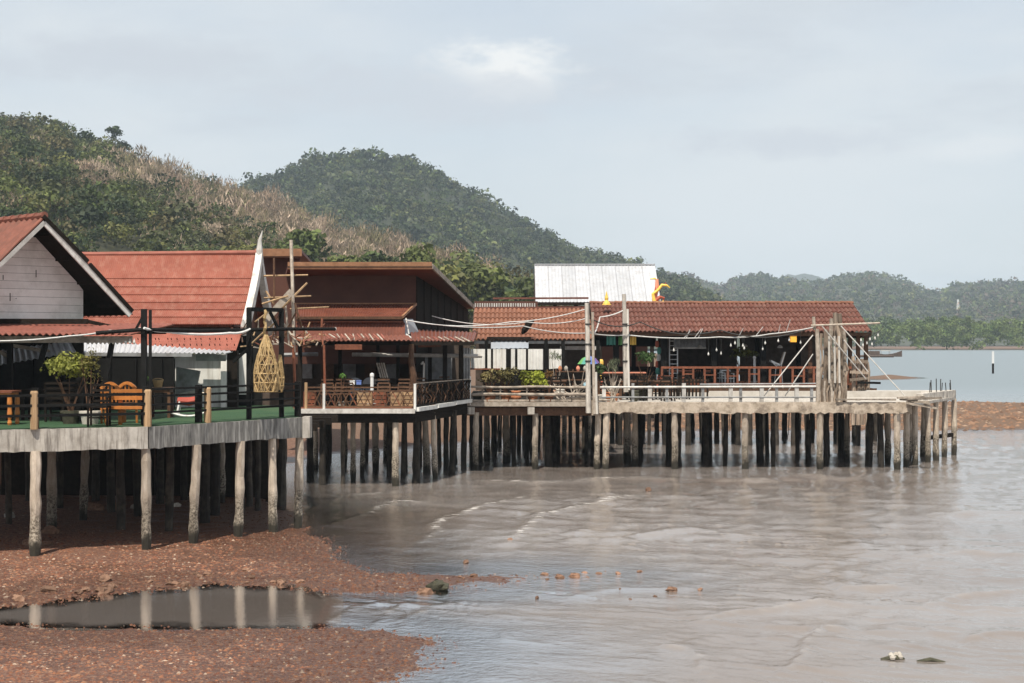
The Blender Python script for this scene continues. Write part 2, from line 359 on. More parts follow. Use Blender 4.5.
def mat_water():
    m, N, L, b = node_mat('water'); noise, ramp, mix, mrange, mapping, math_, bump = mk(N, L)
    g = N.new('ShaderNodeNewGeometry').outputs['Position']
    dp = N.new('ShaderNodeAttribute'); dp.attribute_name = 'depth'
    fo = N.new('ShaderNodeAttribute'); fo.attribute_name = 'foam'
    n1 = noise(mapping(g, (0.12, 0.2, 1)), 1.0, 6, 0.6)
    c = ramp(n1, [(0.35,(0.17,0.14,0.122)), (0.65,(0.225,0.20,0.187))])
    sy1 = N.new('ShaderNodeSeparateXYZ'); L.new(g, sy1.inputs[0]); c = mix(mrange(sy1.outputs[1], 75, 150), c, (0.17,0.205,0.225))   # clearer water outside the silty shallows
    ln = noise(mapping(g, (1.0, 1.6, 1)), 2.2, 5, 0.6)
    fl = math_('MULTIPLY', fo.outputs['Fac'], mrange(ln, 0.40, 0.70))
    c = mix(fl, c, (0.62,0.58,0.54))
    L.new(c, b.inputs['Base Color']); b.inputs['IOR'].default_value = 1.45; b.inputs['Specular IOR Level'].default_value = 0.5
    sy0 = N.new('ShaderNodeSeparateXYZ'); L.new(g, sy0.inputs[0])   # far ripples are too small to see: they only blur the reflection
    L.new(math_('MAXIMUM', mrange(fl, 0, 1, 0.035, 0.6), mrange(sy0.outputs[1], 70, 190, 0.0, 0.42)), b.inputs['Roughness'])
    w1 = noise(mapping(g, (2.3, 2.2, 1)), 1.1, 7, 0.66, 0.0)
    w2 = noise(mapping(g, (3.0, 3.2, 1)), 2.0, 5, 0.62, 0.0)
    h = math_('ADD', math_('MULTIPLY', w1, 0.030), math_('MULTIPLY', w2, 0.075))
    ca = N.new('ShaderNodeAttribute'); ca.attribute_name = 'calm'
    h = math_('MULTIPLY', h, mrange(ca.outputs['Fac'], 0, 1, 1.0, 0.10))
    sy = N.new('ShaderNodeSeparateXYZ'); L.new(g, sy.inputs[0]); h = math_('MULTIPLY', h, mrange(sy.outputs[1], 70, 160, 1.0, 0.15))
    bn = bump(h, 0.21, 1.0); L.new(bn, b.inputs['Normal'])
    tr = N.new('ShaderNodeBsdfTransparent'); tr.inputs[0].default_value = (0.88,0.79,0.70,1)
    gl = N.new('ShaderNodeBsdfGlossy'); gl.inputs['Roughness'].default_value = 0.03
    bs = bump(h, 0.25, 1.0); L.new(bs, gl.inputs['Normal'])
    fr = N.new('ShaderNodeFresnel'); fr.inputs[0].default_value = 1.33; L.new(bs, fr.inputs['Normal'])
    sh = N.new('ShaderNodeMixShader'); L.new(fr.outputs[0], sh.inputs[0]); L.new(tr.outputs[0], sh.inputs[1]); L.new(gl.outputs[0], sh.inputs[2])
    ms = N.new('ShaderNodeMixShader'); L.new(mrange(dp.outputs['Fac'], 0.015, 0.16, 0.0, 1.0), ms.inputs[0])
    L.new(sh.outputs[0], ms.inputs[1]); L.new(b.outputs[0], ms.inputs[2]); L.new(ms.outputs[0], N['Material Output'].inputs[0])
mat_water()
# ------------------------------------------------------------------ numpy mesh helpers, value noise
def np_mesh(name, verts, faces, mat, smooth=False, attrs=None, colr=None):
    me = bpy.data.meshes.new(name); nv, nf = len(verts), len(faces); k = faces.shape[1]
    me.vertices.add(nv); me.vertices.foreach_set('co', np.ascontiguousarray(verts, dtype=np.float32).ravel())
    me.loops.add(nf * k); me.loops.foreach_set('vertex_index', faces.astype(np.int32).ravel())
    me.polygons.add(nf); me.polygons.foreach_set('loop_start', (np.arange(nf) * k).astype(np.int32))
    if smooth: me.polygons.foreach_set('use_smooth', np.ones(nf, dtype=bool))
    for an, av in (attrs or {}).items():
        at = me.attributes.new(an, 'FLOAT', 'POINT'); at.data.foreach_set('value', av.astype(np.float32).ravel())
    if colr is not None:
        at = me.attributes.new('Col', 'FLOAT_COLOR', 'POINT')
        c4 = np.ones((nv, 4), np.float32); c4[:, :3] = colr; at.data.foreach_set('color', c4.ravel())
    me.update(calc_edges=True); me.validate()
    me.materials.append(M[mat]); o = bpy.data.objects.new(name, me); col.objects.link(o); return o
_tab = np.random.default_rng(3).random((256, 256))
def vnoise(x, y):
    xi, yi = np.floor(x).astype(int), np.floor(y).astype(int); fx, fy = x - xi, y - yi
    fx = fx*fx*(3-2*fx); fy = fy*fy*(3-2*fy)
    t = lambda i, j: _tab[i % 256, j % 256]
    return (t(xi,yi)*(1-fx)+t(xi+1,yi)*fx)*(1-fy) + (t(xi,yi+1)*(1-fx)+t(xi+1,yi+1)*fx)*fy
def fbm(x, y, o=4):
    s = 0; a = 0.5
    for i in range(o): s = s + a * vnoise(x * 2**i + 17*i, y * 2**i + 5*i); a *= 0.5
    return s - 0.5
def sdist(X, Y, poly):          # signed distance, positive inside
    d = np.full(X.shape, 1e9); ins = np.zeros(X.shape, bool); n = len(poly)
    for i in range(n):
        ax, ay = poly[i]; bx, by = poly[(i+1) % n]; ex, ey = bx-ax, by-ay
        t = np.clip(((X-ax)*ex + (Y-ay)*ey) / (ex*ex + ey*ey + 1e-12), 0, 1)
        d = np.minimum(d, np.hypot(X-ax-t*ex, Y-ay-t*ey))
        c = ((ay > Y) != (by > Y)) & (X < (bx-ax)*(Y-ay)/(by-ay+1e-12) + ax); ins ^= c
    return np.where(ins, d, -d)
def wpoly(pts): return [G(x, y)[:2] for x, y in pts]
BEACH = wpoly([(-900,900),(240,900),(320,705),(350,690),(392,673),(428,656),(418,641),(375,634),(330,630),(200,629),(60,627),(-700,624),
  (-700,607),(0,606),(40,603),(100,596),(150,590),(215,585),(300,588),(345,596),(362,598),(430,590),(490,585),(530,580),(552,576.5),
  (520,574.5),(430,575),(365,570),(335,560),(318,545),(310,529),(292,514),(266,502),(250,490),(246,480),(262,468),(330,455),(420,448),(480,441),
  (560,434),(700,431),(860,430),(1024,430),(1500,430),(1500,406),(1024,405.5),(880,405),(760,404),(660,402),(600,394),(560,380),(540,368),(545,356),(-1800,356),(-1800,600)])
PUD = wpoly([(206,560),(222,557),(236,562),(234,570),(215,573),(204,567)])
SPIT = wpoly([(855,377.5),(880,376),(905,376.4),(922,378),(905,379.6),(875,380)])
def ground_h(X, Y):
    d = sdist(X, Y, BEACH); wob = fbm(X*0.7, Y*0.7, 6); d = d + wob * 1.1 + .5*fbm(X*3.1, Y*3.1, 3)
    land = 0.11 * (1 - np.exp(-np.maximum(d, 0) * 0.18)) + 0.035 * fbm(X*1.9, Y*1.9, 4)*np.clip(d,0,1)
    bar = np.clip((Y - 80) / 14, 0, 1) * np.clip(d / 5, 0, 1); land = land + bar * (0.35 + 0.5 * fbm(X*0.12, Y*0.2, 4))
    inland = np.clip((Y - 62) / 30, 0, 1) * np.clip((6 - X) / 12, 0, 1) * np.clip(d / 6, 0, 1); land = land + inland * 1.1
    h = np.where(d > 0, land, np.maximum(d * 0.034, -0.7))
    s = sdist(X, Y, SPIT); h = np.maximum(h, np.where(s > -2, np.clip(s, -2, 4) * 0.12, -9))
    far = np.clip((Y - 893) / 12, -1, 1); h = np.where(Y > 870, np.maximum(h, far * 0.35), h)
    h = np.where((Y > 300) & (X < 40), np.maximum(h, 1.5), h)
    return h
def fan(vs_, us):            # grid of ground points, denser towards the photographed stretch
    vv, uu = np.meshgrid(vs_, us, indexing='ij'); Y = CZ * FPX / (vv - CY); X = (uu - CX) / FPX * Y
    nr, nc = vv.shape; i = np.arange(nr-1)[:, None] * nc + np.arange(nc-1)[None, :]
    f = np.stack([i, i+1, i+nc+1, i+nc], -1).reshape(-1, 4)
    return X, Y, f
def spaced(a, b, st): return np.arange(a, b, st)
us_g = np.concatenate([[-6000,-3000,-1500,-900,-600,-400,-300], spaced(-200,1225,3.4), [1300,1450,1700,2100,2800,4500,7500]])
vs_g = np.concatenate([[1100,1000,930], spaced(470,880,1.5)[::-1], spaced(348,470,1.2)[::-1], [346.6,345.4,344.4,343.6,343.0,342.6]])
X, Y, F = fan(vs_g, us_g); Z = ground_h(X, Y)
ground = np_mesh('ground', np.stack([X, Y, Z], -1).reshape(-1, 3), F[:, ::-1], 'gravel', True); tag(ground, kind='structure')

# ------------------------------------------------------------------ the sea, with small real waves and foam lines
FRONTS = [([(328,527),(367,516),(395,504),(430,501)],.9),([(402,552),(437,534),(437,523),(465,514),(497,504),(546,493)],1),
 ([(504,546),(542,516),(602,502),(650,492)],.8),([(325,623),(349,611),(388,601)],.7),([(372,629),(391,611),(416,602)],.6),([(402,636),(405,622),(426,609),(469,599)],.6),
 ([(500,629),(510,640),(530,641),(550,646)],.4),([(696,625),(734,614),(771,610),(812,604),(828,595)],1),([(775,681),(805,659),(805,640),(820,632),(861,627)],1.1),
 ([(709,681),(696,651),(660,645)],.8),([(826,577),(845,590),(900,588)],.8),([(312,510),(350,497),(400,492)],.6),([(470,480),(540,483),(620,478),(700,480)],.6),
 ([(700,478),(760,482),(800,476),(850,480),(905,470)],.7),([(910,610),(960,598),(1030,590)],.7),([(900,560),(960,552),(1030,556)],.6),([(600,540),(690,530),(760,538)],.5),([(960,640),(1000,634),(1060,636)],.8),
 ([(560,600),(620,590),(700,588)],.35),([(920,520),(980,512),(1060,515)],.5)]
us_w = np.concatenate([[-7000,-3000,-1500,-900,-600,-400,-250], spaced(-120,1145,2.3), [1250,1400,1700,2300,3500,7500]])
vs_w = np.concatenate([[1100,1000,900], spaced(500,820,1.0)[::-1], spaced(347,500,1.0)[::-1], [346,345.2,344.5,344,343.5,343.1,342.8,342.55]])
X, Y, F = fan(vs_w, us_w); gh = ground_h(X, Y)
near = np.clip((120 - Y) / 60, 0, 1); dep = np.clip(-gh, 0, 0.6) ; damp = np.clip(dep / 0.2, 0.12, 1) * near
Z = np.zeros_like(X); wx = X + 0.8 * fbm(X*0.22, Y*0.22, 3); wy = Y + 0.8 * fbm(X*0.22 + 40, Y*0.22, 3)
for k in range(19):
    wl_ = 0.28 * 1.13**k; th = R(250) + rng.normal(0, 1.0); ph = rng.random() * 6.28
    Z += 0.0042 * wl_**0.55 * np.sin(2*math.pi/wl_ * (wx*math.cos(th) + wy*math.sin(th)) + ph) * np.clip(wl_ / (Y * 0.012), 0, 1)
Z *= 0.3 + 1.6 * np.clip(fbm(X*0.12 + 9, Y*0.16, 4) + 0.45, 0, 1); Z *= damp
foam = np.zeros_like(X)
for pts, a in FRONTS:
    w = np.array([G(*p)[:2] for p in pts]); t = np.linspace(0, 1, 40) * (len(w) - 1)
    i0 = np.clip(t.astype(int), 0, len(w) - 2); f0 = (t - i0)[:, None]; f0 = f0*f0*(3-2*f0); pl = w[i0]*(1-f0) + w[i0+1]*f0
    pl = pl + 0.16 * np.stack([fbm(pl[:,0]*1.1, pl[:,1]*1.1, 3), fbm(pl[:,0]*1.1+50, pl[:,1]*1.1, 3)], -1) * 2
    best = np.full(X.shape, 1e9); at = np.zeros(X.shape); sg = np.zeros(X.shape)
    m = (X > pl[:,0].min()-2) & (X < pl[:,0].max()+2) & (Y > pl[:,1].min()-2) & (Y < pl[:,1].max()+2)
    xm, ym = X[m], Y[m]; bm = np.full(xm.shape, 1e9); am = np.zeros(xm.shape); sm_ = np.zeros(xm.shape, bool)
    for i in range(39):
        e = pl[i+1]-pl[i]; tt = np.clip(((xm-pl[i,0])*e[0]+(ym-pl[i,1])*e[1])/(e@e+1e-9), 0, 1)
        dx, dy = xm-pl[i,0]-tt*e[0], ym-pl[i,1]-tt*e[1]; dd = np.hypot(dx, dy); s = np.sign(dx*e[1]-dy*e[0]); u = dd < bm
        bm[u] = dd[u]; am[u] = ((i+tt)/39)[u]; sm_[u] = ((-.5*dx-.86*dy) > 0)[u]
    sc_ = np.clip(Y[m]/30, .8, 2.2)
    tap = np.clip(np.minimum(am, 1-am)*5, 0, 1)
    px_ = Y[m]**2/7600
    Z[m] += (0.05 if pts[0][0] < 560 else 0.085)*a*tap*sc_*np.where(sm_, np.exp(-(bm/(0.9*px_+.03))**2), np.exp(-bm/(0.8*sc_)))
    foam[m] = np.maximum(foam[m], (1.0 if pts[0][0] < 560 and pts[0][1] < 640 else 0.15)*a*tap*np.exp(-(bm/(0.55*px_+.03))**2))
PDL = wpoly([(-700,624),(60,627),(200,629),(318,629),(325,600),(300,588),(215,585),(150,590),(100,596),(40,603),(0,606),(-700,607)])
calm = np.clip(sdist(X, Y, PDL)/0.5 + 1.0, 0, 1); gh = np.where((calm > .3) & (gh < 0), np.minimum(gh*4, -.005).clip(-.085), gh); Z *= 1 - calm
foam *= 1 - calm
shore = (1 - calm)*np.exp(-((gh + 0.012)/0.012)**2) * 0.35 * near; foam = np.maximum(foam, shore)
sea = np_mesh('sea', np.stack([X, Y, Z], -1).reshape(-1, 3), F[:, ::-1], 'water', True, {'depth': np.clip(-gh, 0, 2), 'foam': foam, 'calm': calm}); tag(sea, kind='structure')

# ------------------------------------------------------------------ pebbles: shell and laterite gravel on the beach
def pebbles(name, label, N, ylo, yhi, xlo, xhi, smin, smax):
    v = rng.uniform(ylo, yhi, N); u = rng.uniform(xlo, xhi, N); Y = CZ*FPX/(v-CY); X = (u-CX)/FPX*Y
    h = ground_h(X, Y); k = h > -0.015; X, Y, h = X[k], Y[k], h[k]; n = len(X)
    base = np.array([(1,0,0),(0.3,0.9,0),(-0.8,0.6,0),(-0.8,-0.6,0),(0.3,-0.9,0),(0.1,0.05,0.75)], float)
    fc = np.array([(0,1,5),(1,2,5),(2,3,5),(3,4,5),(4,0,5)])
    s = smin + (smax-smin)*rng.random(n)**3; a = rng.random(n)*6.28
    b = base[None]*(1+rng.normal(0, .22, (n,6,3))); b *= np.stack([s*rng.uniform(.8,1.6,n), s, s*rng.uniform(.5,1.0,n)], -1)[:,None]
    x = b[...,0]*np.cos(a)[:,None]-b[...,1]*np.sin(a)[:,None]; y = b[...,0]*np.sin(a)[:,None]+b[...,1]*np.cos(a)[:,None]
    Vv = np.stack([x+X[:,None], y+Y[:,None], b[...,2]+h[:,None]-0.003], -1).reshape(-1,3)
    Ff = (fc[None]+np.arange(n)[:,None,None]*6).reshape(-1,3)
    pal = 0.76*np.array([(0.28,0.12,0.066),(0.21,0.083,0.048),(0.33,0.165,0.095),(0.14,0.06,0.04),(0.48,0.35,0.26),(0.27,0.15,0.10)])
    c = pal[rng.choice(6, n, p=[.3,.25,.17,.15,.06,.07])]*rng.uniform(.75,1.2,(n,1)); c = c*np.where(h < .03, .6, 1)[:,None]; c = np.where((Y > 70)[:,None], c*.4 + np.array([.12,.078,.05])*rng.uniform(.5,1.5,(n,1)), c)
    o = np_mesh(name, Vv, Ff, 'pebble', False, None, np.repeat(c, 6, 0)); return tag(o, label, 'gravel', kind='stuff')
pebbles('gravel', 'red brown shell gravel covering the beach in the foreground', 70000, 500, 760, -120, 620, 0.010, 0.040)
pebbles('shingle', 'coarser orange brown stones between the near deck and the puddle', 15000, 535, 612, -120, 420, 0.012, 0.05)
pebbles('rubble', 'coarse tan rubble strewn along the far gravel bar', 9000, 404, 431, 380, 1150, 0.05, 0.22)

# ------------------------------------------------------------------ hills and woods
def skyline(pts): 
    xs, ys = zip(*pts); return lambda u: np.interp(u, xs, ys)
GREEN = 1.5*np.array([(0.034,0.046,0.014),(0.050,0.064,0.018),(0.066,0.078,0.022),(0.024,0.036,0.014),(0.085,0.086,0.026),(0.055,0.060,0.025)])
TAN = 1.6*np.array([(0.20,0.145,0.105),(0.26,0.20,0.15),(0.155,0.12,0.08),(0.12,0.105,0.055)])
def crowns(C, Rad, quads, size, cols, lobes=6, flat=0.8, vert=None, seed=0):
    """leafy crowns as many small irregular faces spread over clustered lobes"""
    r = np.random.default_rng(seed); n = len(C); T = n*quads
    lc = r.normal(0, 1, (n, lobes, 3)); lc /= np.linalg.norm(lc, axis=-1, keepdims=True); lc *= (r.random((n,lobes,1))**.5)*0.62
    lc[...,2] *= flat; lr = r.uniform(.32,.58,(n,lobes)); lt = r.uniform(.45,1.40,(n,lobes))
    ti = np.repeat(np.arange(n), quads); li = r.integers(0, lobes, T)
    d = r.normal(0,1,(T,3)); d /= np.linalg.norm(d,axis=1,keepdims=True); d[:,2] = np.where(d[:,2] < -.35, -d[:,2], d[:,2])
    rad = lr[ti,li]*r.uniform(.72,1.08,T)
    p = C[ti] + (lc[ti,li] + d*rad[:,None]*np.array([1,1,flat]))*Rad[ti][:,None]
    nn = d + r.normal(0,.55,(T,3)); nn /= np.linalg.norm(nn,axis=1,keepdims=True)
    up = r.normal(0,1,(T,3)); a = np.cross(nn, up); a /= np.linalg.norm(a,axis=1,keepdims=True)+1e-9; b = np.cross(nn, a)
    s = (size*Rad[ti]*r.uniform(.55,1.35,T))[:,None]
    if vert is not None:
        vm = vert[ti][:,None]; b = np.where(vm, np.array([0,0,1.])+r.normal(0,.45,(T,3)), b); a = np.where(vm, a*.34, a); b = np.where(vm, b*1.5, b)
    k = r.uniform(.55,1.2,(4,T,1))
    Vv = np.stack([p+(a*.9+b*.15)*s*k[0], p+(b-a*.1)*s*k[1], p-(a*.9+b*.1)*s*k[2], p-(b+a*.15)*s*k[3]],1).reshape(-1,3)
    Ff = np.arange(T*4).reshape(-1,4); cc = cols[ti]*lt[ti,li][:,None]*r.uniform(.7,1.3,(T,1))
    return Vv, Ff, np.repeat(cc,4,0)
def hill_mesh(name, hf, u0, u1, nu, Ys, colr):
    uu, yy = np.meshgrid(np.linspace(u0,u1,nu), Ys, indexing='xy'); X = (uu-CX)/FPX*yy; Z = hf(X, yy)
    nr, nc = X.shape; i = np.arange(nr-1)[:,None]*nc+np.arange(nc-1)[None]; f = np.stack([i,i+1,i+nc+1,i+nc],-1).reshape(-1,4)
    c = np.array(colr)[None]*(1+0.5*fbm(X.ravel()*.02, yy.ravel()*.02, 4))[:,None]
    return tag(np_mesh(name, np.stack([X,yy,Z],-1).reshape(-1,3), f, 'pebble', True, None, c), kind='structure')
def make_hill(sk, yr, yb, tree_px, back=1.5, rough=1.0):
    def hf(X, Y):
        u = CX + FPX*X/Y; Yr = yr(u); top = CZ - (sk(u)+tree_px-CY)/FPX*Yr
        t = np.clip((Y-yb(u))/(Yr-yb(u)), 0, 1); b = np.clip((Y-Yr)/(Yr*(back-1)), 0, 1)
        z = 1.0 + (top-1.0)*(t**0.85)*(1-b*b)
        return z + rough*fbm(X*.03, Y*.03, 4)*8*t
    return hf
roofline = lambda u: np.interp(u, [-200,0,130,135,265,290,432,475,1300],[330,330,320,262,262,272,272,325,350])
keep = lambda u, v: v < roofline(u) + 14
def wood(name, label, hf, N, u0, u1, y0, y1, rad, quads, size, colf, lobes, lift, seed):
    u = rng.uniform(u0,u1,N); Y = np.sqrt(rng.uniform(y0**2,y1**2,N)); X = (u-CX)/FPX*Y; z = hf(X,Y)
    ok = (z > 2.2) & keep(u, CY-(z+rad*1.5-CZ)/Y*FPX); X, Y, z, u = X[ok], Y[ok], z[ok], u[ok]; n = len(X); rr = rad*np.exp(rng.normal(-.06,.34,n)).clip(.45,2.0)
    c, vert = colf(u, CY-(z-CZ)/Y*FPX, n)
    Vv, Ff, cc = crowns(np.stack([X,Y,z+rr*lift],-1), rr, quads, size, c, lobes, .85, vert, seed)
    return tag(np_mesh(name, Vv, Ff, 'leaves', False, None, cc), label, 'trees', kind='stuff')
skA = skyline([(-400,100),(-60,106),(0,114),(60,124),(100,138),(125,152),(160,163),(200,181),(240,191),(280,205),(310,218),(350,234),(385,240),(420,246),(450,258),(480,270),(510,282),(545,302),(570,330),(600,345)])
yrA = lambda u: np.interp(u, [-400,0,300,560], [760,700,560,400])
hA = make_hill(skA, yrA, lambda u: np.interp(u,[-400,0,300,560],[230,230,240,270]), 15)
hill_mesh('hill', hA, -420, 640, 160, np.linspace(225,1050,90), (0.045,0.045,0.022))
def colA(u, v, n):
    c = GREEN[rng.integers(0,6,n)]*rng.uniform(.8,1.25,(n,1))
    dd = v - (skA(u)+11); nz = fbm(u*.018, v*.03, 3)
    tan_p = np.clip(1.9-dd/(16+28*np.clip((u-100)/200,0,1)), 0, 1)*np.clip((u-95)/30,0,1)*np.clip((500-u)/80,0,1)
    tan_p = np.maximum(tan_p*(1.05+0.9*nz), 0.75*np.exp(-((u-112)/34)**2-((v-185)/13)**2))
    t = rng.random(n) < tan_p
    dry = (~t) & (rng.random(n) < .13); t = t | (rng.random(n) < .05)
    c[t] = TAN[rng.integers(0,4,t.sum())]*rng.uniform(.8,1.15,(t.sum(),1)); c[dry] = np.array([.10,.085,.035])*rng.uniform(.8,1.2,(dry.sum(),1))
    return c, t
wood('hillside_wood', 'dense dry green and tan wood covering the nearest hillside', hA, 4300, -130, 590, 236, 830, 4.4, 250, .078, colA, 7, .55, 11)
skB = skyline([(150,262),(200,215),(235,192),(262,174),(290,166),(330,154),(370,151),(410,159),(440,171),(470,189),(500,206),(530,223),(560,241),(600,254),(650,266),(700,285),(760,330)])
hB = make_hill(skB, lambda u: 1350+0*u, lambda u: 800+0*u, 9, 1.4, 2.0)
hill_mesh('hill', hB, 100, 790, 120, np.linspace(800,1900,60), (0.045,0.052,0.03))
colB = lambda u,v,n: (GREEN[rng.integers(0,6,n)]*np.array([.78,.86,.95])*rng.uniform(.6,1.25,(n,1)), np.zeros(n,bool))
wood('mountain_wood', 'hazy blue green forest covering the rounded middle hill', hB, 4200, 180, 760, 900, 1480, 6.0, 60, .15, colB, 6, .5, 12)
skC = skyline([(560,262),(620,262),(660,270),(690,276),(715,284),(735,279),(752,273),(768,276),(790,279),(815,281),(845,275),(872,273),(900,279),(925,288),(938,291),(955,284),(985,281),(1024,280),(1100,276),(1250,290),(1400,310)])
hC = make_hill(skC, lambda u: 2600+0*u, lambda u: 1500+0*u, 4, 1.3, 3.0)
hill_mesh('hill', hC, 520, 1450, 140, np.linspace(1450,3300,50), (0.055,0.058,0.035))
def colC(u, v, n):
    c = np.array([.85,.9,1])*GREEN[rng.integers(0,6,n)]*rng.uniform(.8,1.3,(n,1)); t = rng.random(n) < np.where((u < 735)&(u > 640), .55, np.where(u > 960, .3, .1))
    c[t] = np.array([.11,.085,.06])*rng.uniform(.8,1.2,(t.sum(),1)); return c, np.zeros(n,bool)
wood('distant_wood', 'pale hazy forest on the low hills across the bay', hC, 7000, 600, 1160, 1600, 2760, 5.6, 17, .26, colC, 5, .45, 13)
skD = skyline([(740,292),(770,281),(785,274),(805,270),(822,275),(850,284),(900,300)])
hD = make_hill(skD, lambda u: 4600+0*u, lambda u: 3700+0*u, 2, 1.2, 4.0)
hill_mesh('hill', hD, 720, 920, 60, np.linspace(3700,5400,30), (0.05,0.055,0.035))
# mangroves along the far shore
N = 560; u = rng.uniform(800,1190,N); Y = rng.uniform(900,985,N); X = (u-CX)/FPX*Y; rr = rng.uniform(3.6,6.2,N); zt = rng.uniform(4,16.5,N)
zt = np.where(Y < 925, zt*.75, zt); cM = 2.0*np.array([(0.060,0.078,0.026),(0.070,0.094,0.030),(0.043,0.064,0.022)])[rng.integers(0,3,N)]*rng.uniform(.85,1.2,(N,1))
Vv, Ff, cc = crowns(np.stack([X,Y,zt],-1), rr, 170, .12, cM, 7, .9, None, 14)
tag(np_mesh('mangrove_wood', Vv, Ff, 'leaves', False, None, cc), 'bright green mangrove belt lining the far shore', 'mangroves', kind='stuff')

def tree(label, base, h, rad, c, quads=700, bare=False, group=None, lean=0.0, seed=1, name='tree'):
    r = random.Random(seed); t = thing(name, label, 'tree', base, group); bx, by, bz = base
    top = (bx+lean*h*.5, by, bz+h*.62); mb = MB()
    mb.path([(bx,by,bz-1.5),(bx+lean*h*.15,by,bz+h*.25),top], [h*.030,h*.022,h*.012], 7)
    tips = []
    for k in range(6):
        a = k*1.05+r.random(); s = V((bx+lean*h*.3,by,bz+h*r.uniform(.32,.58)))
        e = s+V((math.cos(a)*rad*.7, math.sin(a)*rad*.7, h*r.uniform(.12,.28))); mb.path([s,s.lerp(e,.5)+V((0,0,h*.03)),e],[h*.011,h*.008,h*.004],5); tips.append(e)
    mb.build('trunk', 'bark', t)
    C = np.array([(bx+lean*h*.5,by,bz+h-rad*.8)]); cc_ = np.array([c])
    Vv, Ff, k4 = crowns(C, np.array([rad]), quads, .10, cc_, 12, .8, np.array([bare]), seed)
    o = np_mesh('crown', Vv-np.array(base), Ff, 'leaves', False, None, k4); o.parent = t; ORG[o.name] = tuple(base); return t
def hill_tree(px, pyb, Y, h, rad, c, label, **k):
    X = XP(px, Y); z = float(hA(np.array([X]), np.array([Y]))[0]) if k.pop('onA', True) else ZP(pyb, Y)
    return tree(label, (X, Y, z), h, rad, c, **k)
# row of taller trees just behind the restaurant roofs
gt = 'trees behind the restaurant roofs'
for i, (px, Y, h, rd, ci, lb) in enumerate([(300,300,15,6.2,1,'leafy green tree behind the tall white roof finial'),(345,290,13,5.5,2,'round green tree above the brown fascia, left half'),
  (383,300,13.5,5.2,0,'dark green tree behind the middle of the brown roof'),(415,285,16,6.0,2,'bright green tree over the right end of the brown fascia'),(447,275,14,5.6,4,'yellowish green tree above the sloping roof edge'),
  (478,280,15,6.2,2,'large green tree right of the sloping brown roof'),(506,290,12,5.0,3,'dark tree left of the white metal roof'),(527,270,13.5,4.6,1,'slim green tree touching the white metal roof')]):
    X = XP(px, Y); z = float(hA(np.array([X]), np.array([Y]))[0]); tree(lb, (X,Y,z), h, rd, GREEN[ci]*1.15, 900, group=gt, seed=30+i)
for i, (px, dy, h, rd, lb, ci) in enumerate([(113,0,15,4.5,'tall dark tree standing proud on the near ridge, left of two',3),(124,0,11,3.8,'smaller dark tree on the near ridge, right of two',3),(55,0,8,5,'broad tree crown on the ridge above the gabled house',1)]):
    Y = float(yrA(np.array([px]))[0]); X = XP(px,Y); z = float(hA(np.array([X]),np.array([Y]))[0]); tree(lb, (X,Y,z), h, rd, GREEN[ci], 700, seed=60+i)
for i, (px, py, h, rd, lb) in enumerate([(256,186,17,6.5,'lone umbrella shaped tree at the left foot of the middle hill'),(372,152,15,6.5,'tallest tree on the summit of the middle hill'),(398,156,13,5.5,'tree standing clear just right of the summit'),(548,232,16,6,'tree clump high on the right shoulder of the middle hill')]):
    Y = 1340; tree(lb, (XP(px,Y),Y,ZP(py+10,Y)-3), h, rd, GREEN[0], 260, seed=70+i)
# ------------------------------------------------------------------ piles (shared meshes, unit height)
def pile_mesh(k, n=8, sq=True, mat='pile'):
    r = random.Random(100 + k); mb = MB(); rings = 12; vs_, fs_ = [], []
    for i in range(rings):
        z = i / (rings - 1); w = 0.5 * (1 + r.uniform(-.13, .13)) * (1.10 - 0.16 * z)
        ox, oy = r.uniform(-.04, .04), r.uniform(-.04, .04)
        for j in range(n):
            t = 2*math.pi*(j + .5)/n; rr = w*(1.12 if sq and j % 2 else 1.0)*(1 + r.uniform(-.06, .06))
            if sq:
                c, s_ = math.cos(t), math.sin(t); m = max(abs(c), abs(s_)); q = 0.88/m; c, s_ = c*q, s_*q
                vs_.append((c*w*(1+r.uniform(-.05,.05))+ox, s_*w*(1+r.uniform(-.05,.05))+oy, z))
            else: vs_.append((math.cos(t)*rr+ox, math.sin(t)*rr+oy, z))
    for i in range(rings-1):
        for j in range(n):
            j2 = (j+1) % n; fs_.append((i*n+j, i*n+j2, (i+1)*n+j2, (i+1)*n+j))
    fs_.append(tuple((rings-1)*n+j for j in range(n)))
    return mb.add(vs_, fs_).mesh('pile', mat)
PILES = [pile_mesh(k) for k in range(5)] + [pile_mesh(9 + k, 9, False) for k in range(2)]
PILED = [pile_mesh(20 + k, 8, True, 'pile_shaded') for k in range(4)] + [pile_mesh(29 + k, 9, False, 'pile_shaded') for k in range(4)]
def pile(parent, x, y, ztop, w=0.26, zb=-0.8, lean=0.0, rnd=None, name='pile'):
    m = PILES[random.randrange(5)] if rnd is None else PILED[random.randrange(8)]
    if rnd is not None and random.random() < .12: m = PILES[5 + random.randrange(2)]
    return piece(m, name, parent, (x, y, zb), (rj(.012), lean + rj(.022), random.choice((0, 1.5708, 3.1416)) + rj(.1)), (w, w, ztop - zb))

